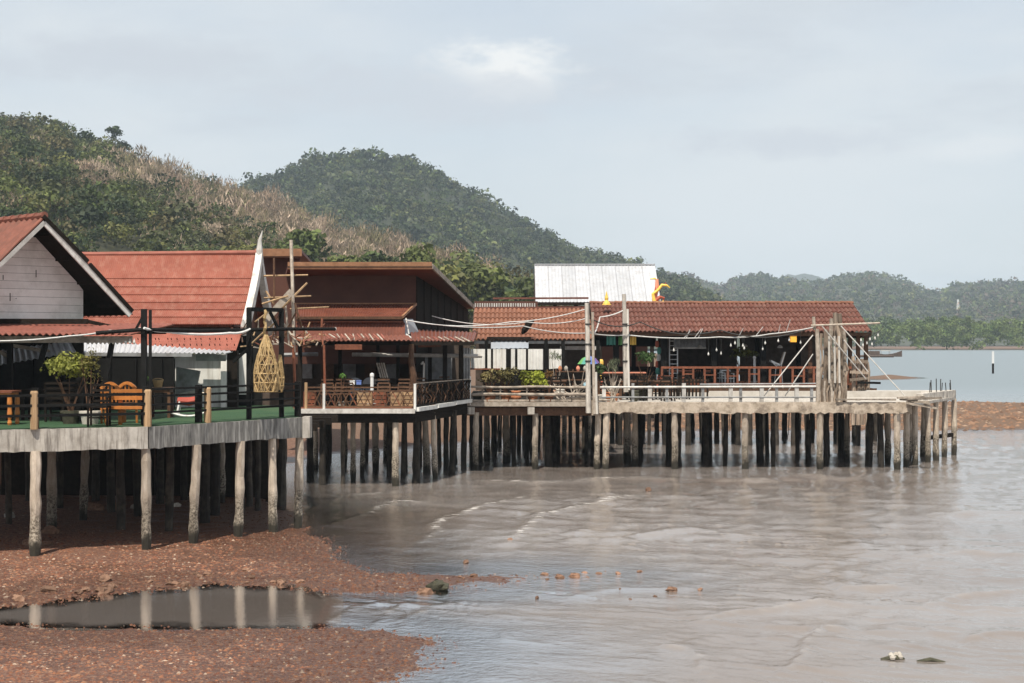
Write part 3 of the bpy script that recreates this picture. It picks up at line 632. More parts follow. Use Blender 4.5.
# ------------------------------------------------------------------ near deck, left
DZ = 2.83
Cn = V((XP(148, 36), 36.0)); En = V((XP(305, 40.7), 40.7)); sl_f = (36 - 34.7) / (Cn.x + 11.1)
Ln = V((-17.0, 36 + (-17.0 - Cn.x) * sl_f))
deck = thing('timber_deck', 'near deck with green turf top on weathered concrete posts', 'deck', (Cn.x, Cn.y, 0))
poly = [(Ln.x, Ln.y), (Cn.x, Cn.y), (En.x, En.y), (-6.5, 47.8), (-17, 48.5)]
ins = lambda d: [(Ln.x, Ln.y + d), (Cn.x - d*.45, Cn.y + d), (En.x - d, En.y + d*.4), (-6.5 - d, 47.7), (-17, 48.4)]
MB().poly(ins(.26), DZ - .22, DZ - .03).build('slab', 'concrete', deck)
MB().poly(ins(.10), DZ - .026, DZ + .012).build('turf', 'turf', deck)
def wall_beam(p, q, th, z0, z1, name, mat, parent, rough=0.012):
    """long concrete edge beam with a slightly broken outline"""
    p, q = V(p), V(q); d = (q - p).normalized(); nn = V((d.y, -d.x)); n = max(4, int((q - p).length / .16)); vs_, fs_ = [], []
    for i in range(n + 1):
        c = p.lerp(q, i / n); a = c + nn * rj(rough); b = c - nn * th
        vs_ += [(a.x, a.y, z0 + rj(rough*1.6)), (a.x + nn.x*rj(rough), a.y, (z0+z1)/2), (a.x, a.y, z1 + rj(rough*.5)), (b.x, b.y, z1), (b.x, b.y, z0)]
    for i in range(n):
        for j in range(5):
            j2 = (j + 1) % 5; fs_.append((i*5+j, (i+1)*5+j, (i+1)*5+j2, i*5+j2))
    fs_.append((4,3,2,1,0)); fs_.append(tuple(n*5+j for j in range(5)))
    return MB().add(vs_, fs_).build(name, mat, parent)
wall_beam(Ln, Cn, .24, DZ-.49, DZ, 'edge_beam', 'concrete', deck)
tag(wall_beam(Cn + V((.02,.06)), En, .24, DZ-.50, DZ-.004, 'edge_beam', 'concrete_stained', deck), 'black streaked side beam')
MB().poly([(En.x-.05,En.y-.12),(En.x+.13,En.y-.05),(En.x+.15,En.y+.25),(En.x-.03,En.y+.25)], DZ-.53, DZ+.01).build('beam_end', 'concrete', deck)
fd = (Cn - Ln).normalized(); sd = (En - Cn).normalized(); fn_ = V((-fd.y, fd.x)); sn = V((-sd.y, sd.x))
for px in (-70, 35, 148):
    y = 36 + (XP(px, 36) - Cn.x)*sl_f; x = XP(px, y); pile(deck, x + fn_.x*.13, y + fn_.y*.13, DZ-.48, .25 if px != 148 else .235)
for t in (.28, .57, .81, .975):
    c = Cn.lerp(En, t) + sn*.14; pile(deck, c.x, c.y, DZ-.49, .235, lean=rj(.02))
for px, Y in ((10,41),(52,39.5),(82,42),(112,44),(122,40),(139,43),(168,39.7),(214,43.5),(250,46),(205,41.6),(222,47),(60,45),(-20,43),(30,47),(95,47),(160,46.5),(184,47.5),(240,42.6),(258,44.8),(280,46.5)):
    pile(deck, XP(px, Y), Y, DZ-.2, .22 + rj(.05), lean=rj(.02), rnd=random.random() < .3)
for i in range(6):
    y = 38.6 + i*1.65; MB().box(-17, min(Cn.x + (y-36)*.62 - .45, -5.1), y-.09, y+.09, DZ-.42, DZ-.225).build('cross_beam', 'wood_dark', deck)

# ------------------------------------------------------------------ middle terrace
TZ = 2.51
ter = thing('terrace', 'low cafe terrace with white edge beam and red boards on piles', 'terrace', (-5, 52.2, 0))
Tc = (XP(415, 52.2), 52.2); Te = (XP(471, 59), 59.0)
MB().poly([(-8.5,52.35),(Tc[0]-.08,52.35),(Te[0]-.15,59),(-1.4,66),(-8.5,66)], TZ-.2, TZ-.03).build('slab', 'wood_dark', ter)
MB().beam((-7.3,52.2,TZ-.03),(Tc[0],52.2,TZ-.03),.12,.15).build('edge_beam', 'fascia_white', ter)
for i in range(5):
    MB().box(-7.3, Tc[0]-.1-.02*i, 52.30+i*.24, 52.30+i*.24+.225, TZ-.028, TZ+.045+rj(.006)).build('floor_board', 'wood_red', ter)
a, b = V((Tc[0]+.05,52.25,TZ+.02)), V((Te[0],Te[1],TZ+.02))
for k in range(3):
    s0 = a.lerp(b, k/3+.01); s1 = a.lerp(b, (k+1)/3-.01); o = V((0,0,.02*k))
    MB().beam(s0+o, s1+o, .14, .13).build('ramp_edge', 'white_paint', ter); MB().beam(s0+o-V((.18,0,.02)), s1+o-V((.18,0,.02)), .2, .08).build('ramp_board', 'wood_red', ter)
MB().beam((-7.3,52.6,TZ-.32),(Tc[0],52.6,TZ-.32),.16,.22).build('bearer', 'wood_dark', ter)
MB().beam((Tc[0]-.15,52.6,TZ-.32),(Te[0]-.2,59,TZ-.32),.16,.22).build('bearer', 'wood_dark', ter)
pile(ter, XP(395.5,52.5), 52.5, TZ-.42, .24); pile(ter, XP(353,54.5), 54.5, TZ-.2, .2)
for px, Y in ((322,53),(343,53.4),(416,53.6),(436,55),(451,57),(428,57.5),(326,58),(362,56.5),(376,59),(390,57),(405,60),(420,62),(440,61),(455,63),(345,61),(330,63.5),(365,63),(385,64.5),(310,56),(316,60),(402,55.8),(463,59.8),(446,58.8),(472,62)):
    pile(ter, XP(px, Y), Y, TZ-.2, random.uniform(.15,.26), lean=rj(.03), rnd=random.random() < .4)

# ------------------------------------------------------------------ long pier
PZ = 2.48
pier = thing('pier', 'long concrete pier on rows of barnacled piles over the water', 'pier', (6, 59.3, 0))
x0, x1, xe = XP(466, 59.2), XP(593, 59.2), XP(912, 59.3)
MB().poly([(x0-.1,59.45),(x1,59.45),(x1,66.6),(-1.3,66.6)], PZ-.16, PZ-.02).build('slab', 'wood_dark', pier)
MB().poly([(x1+.02,59.5),(xe-.1,59.5),(xe+2.6,66.0),(x1+.02,66.6)], PZ-.16, PZ-.03).build('slab', 'concrete', pier)
MB().beam((x0,59.25,PZ-.05),(x1-.05,59.2,PZ-.05),.2,.16).build('timber_edge', 'wood_bleached', pier)
for i in range(6):
    xa = x0 + (x1-x0)*i/6; MB().beam((xa+.02,59.32,PZ+.08),(xa+(x1-x0)/6-.02,59.32,PZ+.08+rj(.015)),.24,.07).build('edge_board', 'wood_grey', pier)
MB().beam((x0,59.5,PZ-.33),(x1-.05,59.5,PZ-.33),.18,.3).build('bearer', 'wood_brown', pier)
for px in (470.5, 530.5): MB().box(XP(px-3,59.2),XP(px+4,59.2),59.1,59.5,PZ-.42,PZ-.16).build('beam_end', 'concrete', pier)
wall_beam((x1, 59.25), (xe, 59.3), .25, PZ-.38, PZ+.02, 'edge_beam', 'concrete_worn', pier, .03)
wall_beam((x1+9, 59.2), (xe-.6, 59.25), .2, PZ+.09, PZ+.15, 'edge_board', 'wood_grey', pier, .012)
MB().box(XP(591,59.2),XP(598,59.2),59.12,59.5,PZ-.46,PZ+.1).build('beam_end', 'concrete_worn', pier)
# landing at the sea end: raised kerb, broken beams and reinforcing bars
R0, R1 = (XP(917,60),60.0), (XP(956,67),67.0)
wall_beam((XP(923,62.2),62.2), R1, .35, 2.32, 2.72, 'kerb', 'concrete', pier, .02)
wall_beam((R1[0]-3.8,66.6), (R1[0]-.3,66.75), .3, 2.36, 2.71, 'kerb', 'concrete_pale', pier, .01)
wall_beam((XP(650,66),66.0), (XP(921,66),66.0), .3, 2.42, 2.70, 'kerb', 'concrete_pale', pier, .008)
MB().poly([(xe-.2,59.6),(R0[0],60.2),(R1[0]-.2,66.6),(xe+2.2,66.4)], 2.34, 2.44).build('landing_slab', 'concrete', pier)
for i in range(8):
    a = V((XP(904,59.2)+rj(.35),59.1+rj(.25),PZ+.1+rj(.1))); MB().beam(a, a+V((random.uniform(.4,1.1),rj(.5),rj(.25))), .1, .07).build('broken_timber', 'wood_grey', pier)
for i in range(8):
    t = (.35,.5,.62,.66,.8,.93,.95,.3)[i]; x = XP(923,62.2)*(1-t)+R1[0]*t; y = 62.2*(1-t)+67*t
    MB().tube((x-.15,y,2.65),(x-.15+rj(.03),y,2.65+random.uniform(.35,.62)),.02,n=5).build('reinforcing_bar', 'metal_dark', pier)
for px in (475, 535, 605, 596, 675, 745, 820, 897):
    pile(pier, XP(px,59.45), 59.45, PZ-.36 if px != 535 else PZ-.4, .26 if px > 600 else .24, lean=rj(.012))
for px, Y in ((906,60.6),(915,61.4),(928,62.6),(936,64),(944,65.6),(954,67),(898,61),(908,63.5),(922,66),(882,60.2),(888,62.5)):
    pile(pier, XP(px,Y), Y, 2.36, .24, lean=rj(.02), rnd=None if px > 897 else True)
MB().beam((XP(925,64.5),64.5,.85),(XP(955,67.2),67.2,.85),.12,.16).build('brace', 'wood_dark', pier)
random.seed(21)
for row, Y in enumerate((61.2, 63.2, 65.2, 66.3)):
    px = 473 + row*7
    while px < 892:
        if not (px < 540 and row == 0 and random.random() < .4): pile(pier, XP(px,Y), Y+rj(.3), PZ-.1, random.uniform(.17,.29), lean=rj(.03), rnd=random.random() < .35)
        px += random.uniform(26, 48) if px < 700 else random.uniform(34, 62)
for Y in (61.2, 63.2, 65.2): MB().box(x0, xe, Y-.1, Y+.1, PZ-.36, PZ-.162).build('cross_beam', 'wood_dark', pier)
for i in range(30):
    px = random.uniform(470, 905); Y = random.uniform(59.6, 65); MB().tube((XP(px,Y),Y,PZ-.17),(XP(px,Y)+rj(.05),Y,PZ-.17-random.uniform(.3,1.3)),.02,.012,5).build('hanging_bar', 'wood_grey' if i % 2 else 'wood_dark', pier)

# ------------------------------------------------------------------ railings
def rail_post(mb_parent, x, y, z0, z1, w, mat, name='post'):
    MB().box(x-w/2, x+w/2, y-w/2, y+w/2, z0, z1).build(name, mat, mb_parent)
# near deck railing: light log posts with black posts and rails behind
rl = thing('deck_railing', 'black horizontal rails with pale log posts along the near deck', 'railing', (Cn.x, Cn.y, DZ))
def fpt(px):
    y = 36 + (XP(px,36)-Cn.x)*sl_f; return V((XP(px,y), y)) + fn_*.12
def spt(t): return Cn.lerp(En, t) + sn*.12
for c in (fpt(35), Cn + V((-.03,.1)), spt(.375)):
    MB().lathe([(.085,0),(.09,.2),(.08,.5),(.086,.8),(.07,.84)], (c.x, c.y, DZ), 9).build('log_post', 'wood_tan', rl)
for c in (fpt(-60), fpt(36.5)+fn_*.16, Cn + fn_*.2, spt(.335)+sn*.08, spt(.985)+sn*.05): rail_post(rl, c.x, c.y, DZ, DZ+.9 + (.0), .15, 'wood_black', 'black_post')
for z in (.30, .52, .74):
    MB().beam((*(fpt(-70)+fn_*.05), DZ+z), (*(Cn+fn_*.08), DZ+z-.005), .05, .06).build('rail', 'wood_black', rl)
for z in (.30, .48, .68, .84):
    MB().beam((*(Cn+sn*.1), DZ+z), (*(spt(.99)), DZ+z+.004), .05, .05).build('rail', 'wood_black', rl)
# terrace lattice railing
rt = thing('lattice_railing', 'rusty red crossed lattice railing with white posts on the terrace edge', 'railing', (-5,52.3,TZ))
Yr = 52.28; xs0, xs1 = XP(306,Yr), XP(414.5,Yr)
for px in (324, 415): MB().tube((XP(px,Yr),Yr-.02,TZ),(XP(px,Yr),Yr-.02,TZ+.86),.045).build('post', 'white_paint', rt)
MB().tube((xs0,Yr,TZ),(xs0,Yr,TZ+.9),.05).build('post', 'wood_tan', rt)
for z in (.12,.62,.74): MB().beam((xs0,Yr,TZ+z),(xs1,Yr,TZ+z),.04,.045).build('rail', 'wood_brown', rt)
n = 15; w = (xs1-xs0)/n
br = [MB().beam((-w/2,0,-.25),(w/2,0,.25),.022,.035).mesh('brace','wood_brown'), MB().beam((-w/2,.02,.25),(w/2,.02,-.25),.022,.035).mesh('brace','wood_brown'), MB().beam((-w/2,.02,.25),(w/2,.02,-.25),.022,.035).mesh('brace','wood_red')]
for i in range(n):
    for k in (0, 1 + (i % 3 == 0)): piece(br[k], 'brace', rt, (xs0+w*(i+.5), Yr, TZ+.37), (0, rj(.08), 0))
rc = thing('curved_bar_railing', 'dark railing of bent branches along the slanting terrace side', 'railing', (Tc[0],52.3,TZ))
a, b = V((Tc[0]+.02,52.5,TZ)), V((Te[0]-.05,58.9,TZ))
for z in (.14,.80): MB().beam(a+V((0,0,z)), b+V((0,0,z)), .05,.06).build('rail', 'wood_dark', rc)
MB().beam(a+V((0,0,.86)), b+V((0,0,.86)), .03,.03).build('rail', 'wood_grey', rc)
for i in range(44):
    c = a.lerp(b,(i+.5)/44); q = rj(.12); MB().path([c+V((0,0,.12)), c+V((q,rj(.1),.35)), c+V((-q,rj(.1),.58)), c+V((rj(.08),0,.82))], .022, 5).build('bent_bar', 'wood_dark' if i % 3 else 'wood_brown', rc)
MB().tube(b+V((.02,0,-.1)), b+V((.02,0,.95)), .035).build('post', 'white_paint', rc)
# middle pier rail: bleached poles
rm = thing('pole_railing', 'two bleached horizontal poles railing the timber part of the pier', 'railing', (1,59.3,PZ))
for z, r in ((.58,.045),(.30,.06)):
    pts = [(x0+.05+(x1-x0-.1)*i/8, 59.22+rj(.02), PZ+z+rj(.025)) for i in range(9)]; MB().path(pts, [r*random.uniform(.8,1.15) for _ in pts], 7).build('pole', 'wood_grey', rm)
for px in (467,482,500,527,560,586): MB().tube((XP(px,59.3),59.3,PZ),(XP(px,59.3)+rj(.03),59.3,PZ+.62),.03).build('post', 'wood_grey', rm)
for i in range(9): 
    a = V((XP(566+i*3,59.3),59.35+rj(.1),PZ+.15+rj(.05))); MB().tube(a,a+V((random.uniform(.3,.9),rj(.1),rj(.06))),.045,.03).build('scrap_log','wood_bleached',rm)
# pier pipe rail
rp = thing('pipe_railing', 'low grey pipe railing with short posts along the concrete pier edge', 'railing', (8,59.4,PZ))
xa, xb = XP(600,59.4), XP(816,59.4)
MB().tube((xa,59.4,PZ+.57),(xb,59.4,PZ+.60),.04).build('top_pipe', 'fascia_white', rp); MB().tube((XP(700,59.4),59.42,PZ+.68),(xb,59.4,PZ+.71),.025).build('top_pipe', 'metal_grey', rp)
MB().tube((xa,59.4,PZ+.2),(xb,59.4,PZ+.2),.03).build('bottom_pipe', 'metal_grey', rp)
for i, px in enumerate((604,633,650,667,684,703,731,741,762,777,797,812)):
    h = (.62,.72,.62)[i % 3]; m = 'metal_grey' if i % 2 else 'fascia_white'
    rail_post(rp, XP(px,59.4), 59.47, PZ-.02, PZ+h, .10 if i % 2 else .14, m)

# added board screen that blocks backlight from under the near deck
bk = thing('backlight_screen', 'dark board screen added behind the near deck to block backlight', 'light screen', (-10, 49, 0))
bkm = MB().box(-.46,.46,-.05,.05,-.4,DZ-.25).mesh('board', 'wood_dark')
for i in range(11): piece(bkm, 'board', bk, (-17+i*.94, 48.8+rj(.04), 0))
# ------------------------------------------------------------------ gabled house on the near deck (gable turned to the right)
gh_ = thing('gabled_house', 'white boarded gable house with rusty ribbed roof on the near deck', 'house', (-12.0, 40.3, DZ))
A0 = V((-11.7,40.0,7.8)); r_ = V((.7071,.7071,0)); q_ = V((-.7071,.7071,0)); SL = .95; L = 2.45; RL = 7.0
def hp(t, s, up=0.0): return A0 + r_*t + q_*s + V((0,0,-abs(t)*SL + up))
for side in (-1, 1):
    for k in range(4):
        t0, t1 = L*k/4 - .02, L*(k+1)/4 + .07; lift = .05 + .012*(3-k)
        mb = MB().sheet(hp(side*t0,-.04,lift+.03), hp(side*t0,RL,lift+.03), hp(side*t1,RL,lift), hp(side*t1,-.04,lift), .28, .028, .03, 8)
        mb.build('roof_course', 'roof_rust', gh_)
mb = MB()
for i in range(18):
    s0 = i*.4-.04; mb.tube(hp(0,s0,.10), hp(0,s0+.42,.085), .10,.085,8)
mb.build('ridge_cap', 'roof_rust', gh_)
for side in (-1, 1):
    MB().beam(hp(0,-.02,-.07), hp(side*L,-.02,-.03), .05, .15 if side > 0 else .10, up=(0,0,1)).build('bargeboard', 'fascia_white', gh_)
    if side > 0:
        for t0_, t1_, up_ in ((-.05,1.2,.13),(1.25,2.5,.11)): MB().beam(hp(t0_,-.03,up_), hp(t1_,-.03,up_), .09, .10).build('verge_tile', 'wood_dark', gh_)
    MB().hull([hp(side*.03,.03,-.035),hp(side*(L-.02),.03,-.035),hp(side*(L-.02),RL,-.035),hp(side*.03,RL,-.035)],(0,0,-.02)).build('soffit', 'wood_dark', gh_)
    for k in range(4):
        t = side*(.25+k*.62); MB().beam(hp(t,0.02,-.11), hp(t,1.1,-.11), .06,.08).build('purlin', 'wood_dark', gh_)
W = 1.64; zb = 5.30; wi = .95; nrm = -q_
def plank(zlo, zhi, j):
    hw = lambda z: min(W, max((7.8-.12-z)/SL, 0)); a, b = hw(zlo), hw(zhi); o = A0 + q_*wi
    pts = [o - r_*a + V((0,0,zlo-7.8)), o + r_*a + V((0,0,zlo-7.8)), o + r_*b + V((0,0,zhi-7.8)), o - r_*b + V((0,0,zhi-7.8))]
    if b < .02: pts = pts[:3]
    MB().hull([p + nrm*.0 for p in pts], q_*(.03)).build('plank', 'plank_white', gh_)
nb = 12; dz = (7.8-.13-zb)/nb
for j in range(nb): plank(zb + j*dz, zb + (j+1)*dz - .007, j)
for (px, py, l) in ((36,270,.18),(10,293,.20),(3,275,.12),(16,298,.02)):
    Y0 = 40.1; 
    o = P(px, py, 39.9); MB().box(o[0]-.008,o[0]+.008,o[1]-.0,o[1]+.02,o[2]-l,o[2]).build('crack_strip', 'wood_dark', gh_)
o = A0 + q_*(wi+.05)
MB().hull([o - r_*W + V((0,0,zb-7.8-.02)), o + r_*W + V((0,0,zb-7.8-.02)), o + r_*W + V((0,0,-W*SL-.16)), V((o.x,o.y,7.55)), o - r_*W + V((0,0,-W*SL-.16))], q_*.05).build('gable_backing', 'wood_dark', gh_)
sw = [o + r_*W + V((0,0,zb-7.8-.02)), o + r_*W + q_*6 + V((0,0,zb-7.8-.02)), o + r_*W + q_*6 + V((0,0,-W*SL-.2)), o + r_*W + V((0,0,-W*SL-.2))]
MB().hull(sw, -r_*.05).build('side_wall', 'plank_white', gh_)
# porch in front: red ribbed awning, flashing, beams, posts and braces
xr, Yf = XP(131,38.0), 38.0
MB().sheet((-17,41.0,5.24),(xr+.4,41.0,5.20),(xr,Yf,4.93),(-17,Yf-1.9,4.93),.155,.028,.015,6).build('porch_awning', 'roof_awning', gh_)
MB().beam((-17,40.05,5.27),(XP(88,40),40.0,5.25),.08,.13).build('flashing', 'wood_dark', gh_)
MB().beam((XP(88,40),40.0,5.25),(XP(112,40.4),40.4,5.12),.06,.09).build('flashing', 'wood_dark', gh_)
MB().beam((-17,37.1,4.80),(xr,38.15,4.80),.10,.16).build('eave_beam', 'wood_grey', gh_)
MB().beam((-17,40.8,5.04),(xr+.2,40.9,5.04),.12,.2).build('eave_beam', 'wood_dark', gh_)
for px, w, Y, t in ((80,.15,38.2,0),(10,.13,39,0),(-30,.15,38,0)): rail_post(gh_, XP(px,Y), Y, DZ, 4.75, w, 'wood_black')
for (a, b) in (((113,338),(103,392)),((47,338),(38,372))): MB().beam(P(*a,38.2), P(*b,38.2), .09,.12).build('brace', 'wood_black', gh_)
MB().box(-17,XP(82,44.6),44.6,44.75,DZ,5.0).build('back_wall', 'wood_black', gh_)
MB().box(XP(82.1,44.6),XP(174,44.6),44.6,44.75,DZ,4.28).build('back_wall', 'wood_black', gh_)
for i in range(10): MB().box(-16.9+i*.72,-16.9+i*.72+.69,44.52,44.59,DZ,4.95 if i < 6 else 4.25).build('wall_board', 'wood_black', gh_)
for px,py,px2,py2,Y in ((10,345,75,356,42),(0,352,8,356,42)): MB().beam(P(px,py,Y),P(px2,py2,Y),.1,.09).build('rafter','wood_grey',gh_)
MB().sheet(P(-10,352,42.5),P(70,341,42.5),P(76,352,41.6),P(-10,366,41.6),.15,.02,.01,6).build('inner_sheet', 'metal_white', gh_)

# ------------------------------------------------------------------ red roofed hall with white curved bargeboards
rh = thing('red_roof_hall', 'hall with steep red ribbed roof and pointed white gable boards', 'building', (-10,48,DZ))
def prof(t):      # concave slope: t 0 ridge .. 1 eave
    return 50 - 2.6*t, 7.48 - 2.24*(t**.80)
XR, XL = -8.02, -17.5
ts = [0,.28,.40,.52,.64,.76,.88,1.0]
for k in range(7):
    y0_, z0_ = prof(ts[k]); y1_, z1_ = prof(min(ts[k+1]+.012,1.02))
    MB().sheet((XL,y0_,z0_+.02),(XR,y0_,z0_+.02),(XR,y1_,z1_+.055),(XL,y1_,z1_+.055),.062,.011,.03,4,3,sag=0.03 if k==0 else 0).build('roof_course', 'roof_red', rh)
MB().sheet((XL,50.0,7.48),(XR,50.0,7.48),(XR,52.6,5.24),(XL,52.6,5.24),.2,.02,.03,4).build('rear_roof', 'roof_red', rh)
mb = MB(); mb.path([(XL,50,7.49),(-13,50,7.475),(XR+.05,50,7.53)], .075, 8); mb.build('ridge_cap', 'roof_awning', rh)
def barge(sgn, y_e, name, x):
    pts_t, pts_b = [], []
    for i in range(11):
        t = i/10; y, z = prof(t); y = 50 + sgn*(50-y); pts_t.append((x,y,z+.14)); pts_b.append((x,y + sgn*(-.0),z-.26-.06*t))
    MB().hull(pts_t + pts_b[::-1], (.20,0,0)).build(name, 'fascia_white', rh)
barge(-1,0,'bargeboard',XR+.02); barge(1,0,'bargeboard',XR+.02)
y_, z_ = prof(1); MB().path([(XR+.12,y_,z_-.1),(XR+.12,y_-.2,z_-.12),(XR+.12,y_-.36,z_-.02),(XR+.12,y_-.42,z_+.16)],[.13,.11,.08,.02],7).build('eave_scroll','fascia_white',rh)
MB().path([(XR+.12,50,7.2),(XR+.13,49.97,7.6),(XR+.14,50.0,7.9),(XR+.22,50.02,8.22)],[.13,.10,.06,.010],8).build('finial', 'fascia_white', rh)
gp = [(XR-.25,prof(t)[0],prof(t)[1]-.1) for t in np.linspace(0,1,8)]; gp2 = [(XR-.25,100-p[1],p[2]) for p in gp[::-1]]
MB().hull([tuple(map(float,p)) for p in gp + gp2[:-1]], (-.06,0,0)).build('gable_wall', 'wall_brown', rh)
# lower skirt roof, faded
MB().sheet((XL,47.7,5.17),(XP(243,47.6),47.7,5.17),(XP(236,46.2),46.2,4.50),(XL,46.2,4.50),.062,.010,.02,4).build('skirt_roof', 'roof_awning', rh)
SKR = [c for c in rh.children if c.name.startswith('skirt_roof')][0]
mb = MB()
for i in range(17):
    for r in range(2):
        X_ = XP(137+i*6+3*r,46.8); X_ += rj(.05); mb.tube((X_,46.75-.45*r,4.80-.17*r),(X_,46.70-.45*r,4.85-.17*r),.014,n=6)
mb.build('roof_bolts', 'wood_dark', SKR)
MB().beam((XL,47.55,5.13),(XP(243,47.5),47.5,5.13),.08,.10).build('eave_board', 'wood_dark', rh)
# shed below: white corrugated lean-to, white wall, dark room
MB().sheet(P(60,338,46.0),P(233,351.5,45.9),P(226,353,44.9),P(60,353,44.9),.145,.024,.012,6).build('lean_to_roof', 'metal_white', rh)
MB().beam(P(84,354.2,44.8),P(192,355,44.8),.06,.10).build('lean_to_fascia', 'metal_grey', rh)
MB().beam(P(196,355.5,46.0),P(226,356,46.0),.05,.30).build('grey_fascia', 'metal_grey', rh)
zf = DZ+.01
MB().box(XP(175,46.5),XP(227,46.5),46.5,46.62,zf,4.38).build('wall', 'white_paint', rh)
MB().box(XP(221,46.4),XP(227,46.4),46.36,46.48,zf,4.42).build('wall_edge', 'plank_white', rh)
MB().hull([P(176,367,46.0),P(200,371,46.0),P(196,390,46.0),P(176,394,46.0)],(0,.12,0)).build('grey_panel','metal_grey',rh)
rail_post(rh, XP(233,46.5), 46.5, zf, 4.5, .28, 'wood_dark')
MB().box(XP(239,47),XP(246.5,47),47,47.1,zf+.35,4.4).build('door_slit', 'white_paint', rh)
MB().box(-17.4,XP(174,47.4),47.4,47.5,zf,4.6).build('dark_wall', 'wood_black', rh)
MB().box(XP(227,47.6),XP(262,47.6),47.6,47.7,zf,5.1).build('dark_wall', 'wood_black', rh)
for px in (104,172): rail_post(rh, XP(px,45.2), 45.2, zf, 4.4, .12, 'wood_black')

# ------------------------------------------------------------------ big brown restaurant, mono-pitch roofs
bh = thing('brown_restaurant', 'dark brown restaurant with high fascia and stacked maroon awnings', 'building', (-5,58,TZ))
xf0, xf1 = XP(288,58.5), XP(432,58.5); zt = ZP(264,58.5)
rb = (XP(474,70), 70.0, ZP(306,70)); lb_ = (XP(300,70)-1, 70.0, ZP(306,70))
MB().hull([(xf0,58.5,zt),(xf1,58.5,zt),rb,lb_], (0,0,-.12)).build('roof', 'sheet_maroon', bh)
MB().beam((xf0,58.45,zt-.06),(xf1,58.45,zt-.06),.08,.26).build('fascia', 'trim_orange', bh)
MB().beam((xf0,58.40,zt-.10),(xf1+.02,58.40,zt-.10),.03,.05).build('fascia_lip', 'wood_brown', bh)
MB().beam((xf1,58.5,zt-.08),(rb[0],rb[1],rb[2]-.06),.07,.18).build('verge_board', 'wood_grey', bh)
wx = XP(416,60.5)
MB().box(XP(250,60.5),wx,60.5,60.6,3.9,zt-.3).build('front_wall', 'wall_brown', bh)
MB().hull([(wx+.002,60.5,3.6),(rb[0]-.25,69.8,3.6),(rb[0]-.25,69.8,rb[2]-.15),(wx+.002,60.5,zt-.32)], (-.1,.02,0)).build('side_wall', 'wood_dark', bh)  # roof shade put into the colour: darker than the front wall
for i in range(9):
    t = i/8; X_ = wx*(1-t)+(rb[0]-.25)*t; Y_ = 60.5*(1-t)+69.8*t; MB().beam((X_+.03,Y_,4.9),(X_+.03,Y_,(zt-.4)*(1-t)+(rb[2]-.25)*t),.03,.02).build('wall_batten','wood_dark',bh)
# upper rear roof
u0, u1 = XP(255,64), XP(302,64); zu = ZP(250,64)
MB().hull([(u0,64,zu),(u1,64,zu),(XP(318,72),72,ZP(268,72)),(u0,72,ZP(268,72))],(0,0,-.12)).build('roof','sheet_maroon',bh)
MB().beam((u0,63.95,zu-.1),(u1,63.95,zu-.1),.08,.3).build('fascia','trim_orange',bh)
MB().box(u0,u1-.25,65.2,65.3,5.5,zu-.25).build('front_wall','wall_brown',bh)
# tier one
MB().sheet((XP(296,59.8),59.8,6.13),(XP(416,59.8),59.8,6.13),(XP(402,57.6),57.6,5.62),(XP(296,57.6),57.6,5.62),.10,.012,.02,4).build('upper_awning','sheet_maroon',bh)
MB().beam((XP(296,59.8),59.78,6.17),(XP(416,59.8),59.78,6.17),.06,.05).build('awning_trim','trim_orange',bh)
MB().beam((XP(416,59.8),59.75,6.15),(XP(402.5,57.6),57.58,5.64),.07,.09).build('awning_trim','trim_orange',bh)
MB().beam((XP(296,57.6),57.55,5.60),(XP(402.5,57.6),57.55,5.60),.05,.10).build('awning_trim','wood_brown',bh)
MB().beam((XP(296,57.7),57.7,5.46),(XP(404,57.7),57.7,5.46),.04,.05).build('awning_trim','wood_red',bh)
MB().sheet((XP(296,57.8),57.8,5.44),(XP(405,57.8),57.8,5.44),(XP(405,57.4),57.4,4.86),(XP(296,57.4),57.4,4.86),.11,.012,.02,4).build('awning_skirt','sheet_maroon',bh)
MB().hull([P(403.5,319,57.9),P(412,319,59),P(418,332,59),P(405,335,57.9)],(.03,.03,0)).build('side_flap','sheet_blue',bh)
MB().beam(P(406,318,57.7),P(409,334,57.7),.04,.04).build('pipe','white_paint',bh); MB().beam(P(406,334,57.5),P(412,338,57.5),.05,.05).build('pipe','white_paint',bh)
# tier two: low corrugated awnings
MB().sheet((XP(296,57.3),57.3,4.98),(XP(408,57.3),57.3,4.98),(XP(412,54.2),54.2,4.80),(XP(296,54.2),54.2,4.78),.16,.022,.015,6).build('lower_awning','roof_rust',bh)
MB().sheet((XP(410,60),60,5.22),(XP(477,61),61,5.10),(XP(474,56),56,4.78),(XP(412,55),55,4.78),.16,.022,.015,6).build('lower_awning','sheet_maroon',bh)
for i in range(9):
    px = 416+i*5.6; a = V(P(px,337,56.6)); MB().beam(a, a+V((.34,-.9,-.16)), .05,.03).build('batten','wood_bleached' if i%3 else 'roof_awning',bh)
for i in range(15):
    px = 325+i*4; a = V(P(px,335.8,55.2)); MB().beam(a+V((0,0,.06)), a+V((.22+rj(.1),-.9,-.10+rj(.05))), .04,.03).build('batten','wood_bleached' if i%2 else 'roof_awning',bh)
MB().beam((XP(296,54.3),54.3,4.68),(XP(474,55.5),55.5,4.68),.10,.12).build('eave_beam','wood_dark',bh)
MB().beam(P(335,347,54),P(362,347,54),.04,.18).build('red_board','wood_red',bh); MB().beam(P(418,346,56.5),P(441,345.5,56.5),.04,.10).build('red_board','wood_red',bh)
MB().tube(P(352,354.5,57.5),P(482,356,58.5),.075).build('gutter_pipe','fascia_white',bh)
MB().tube(P(283,355,57.5),P(318,354,57.5),.075).build('gutter_pipe','metal_grey',bh)
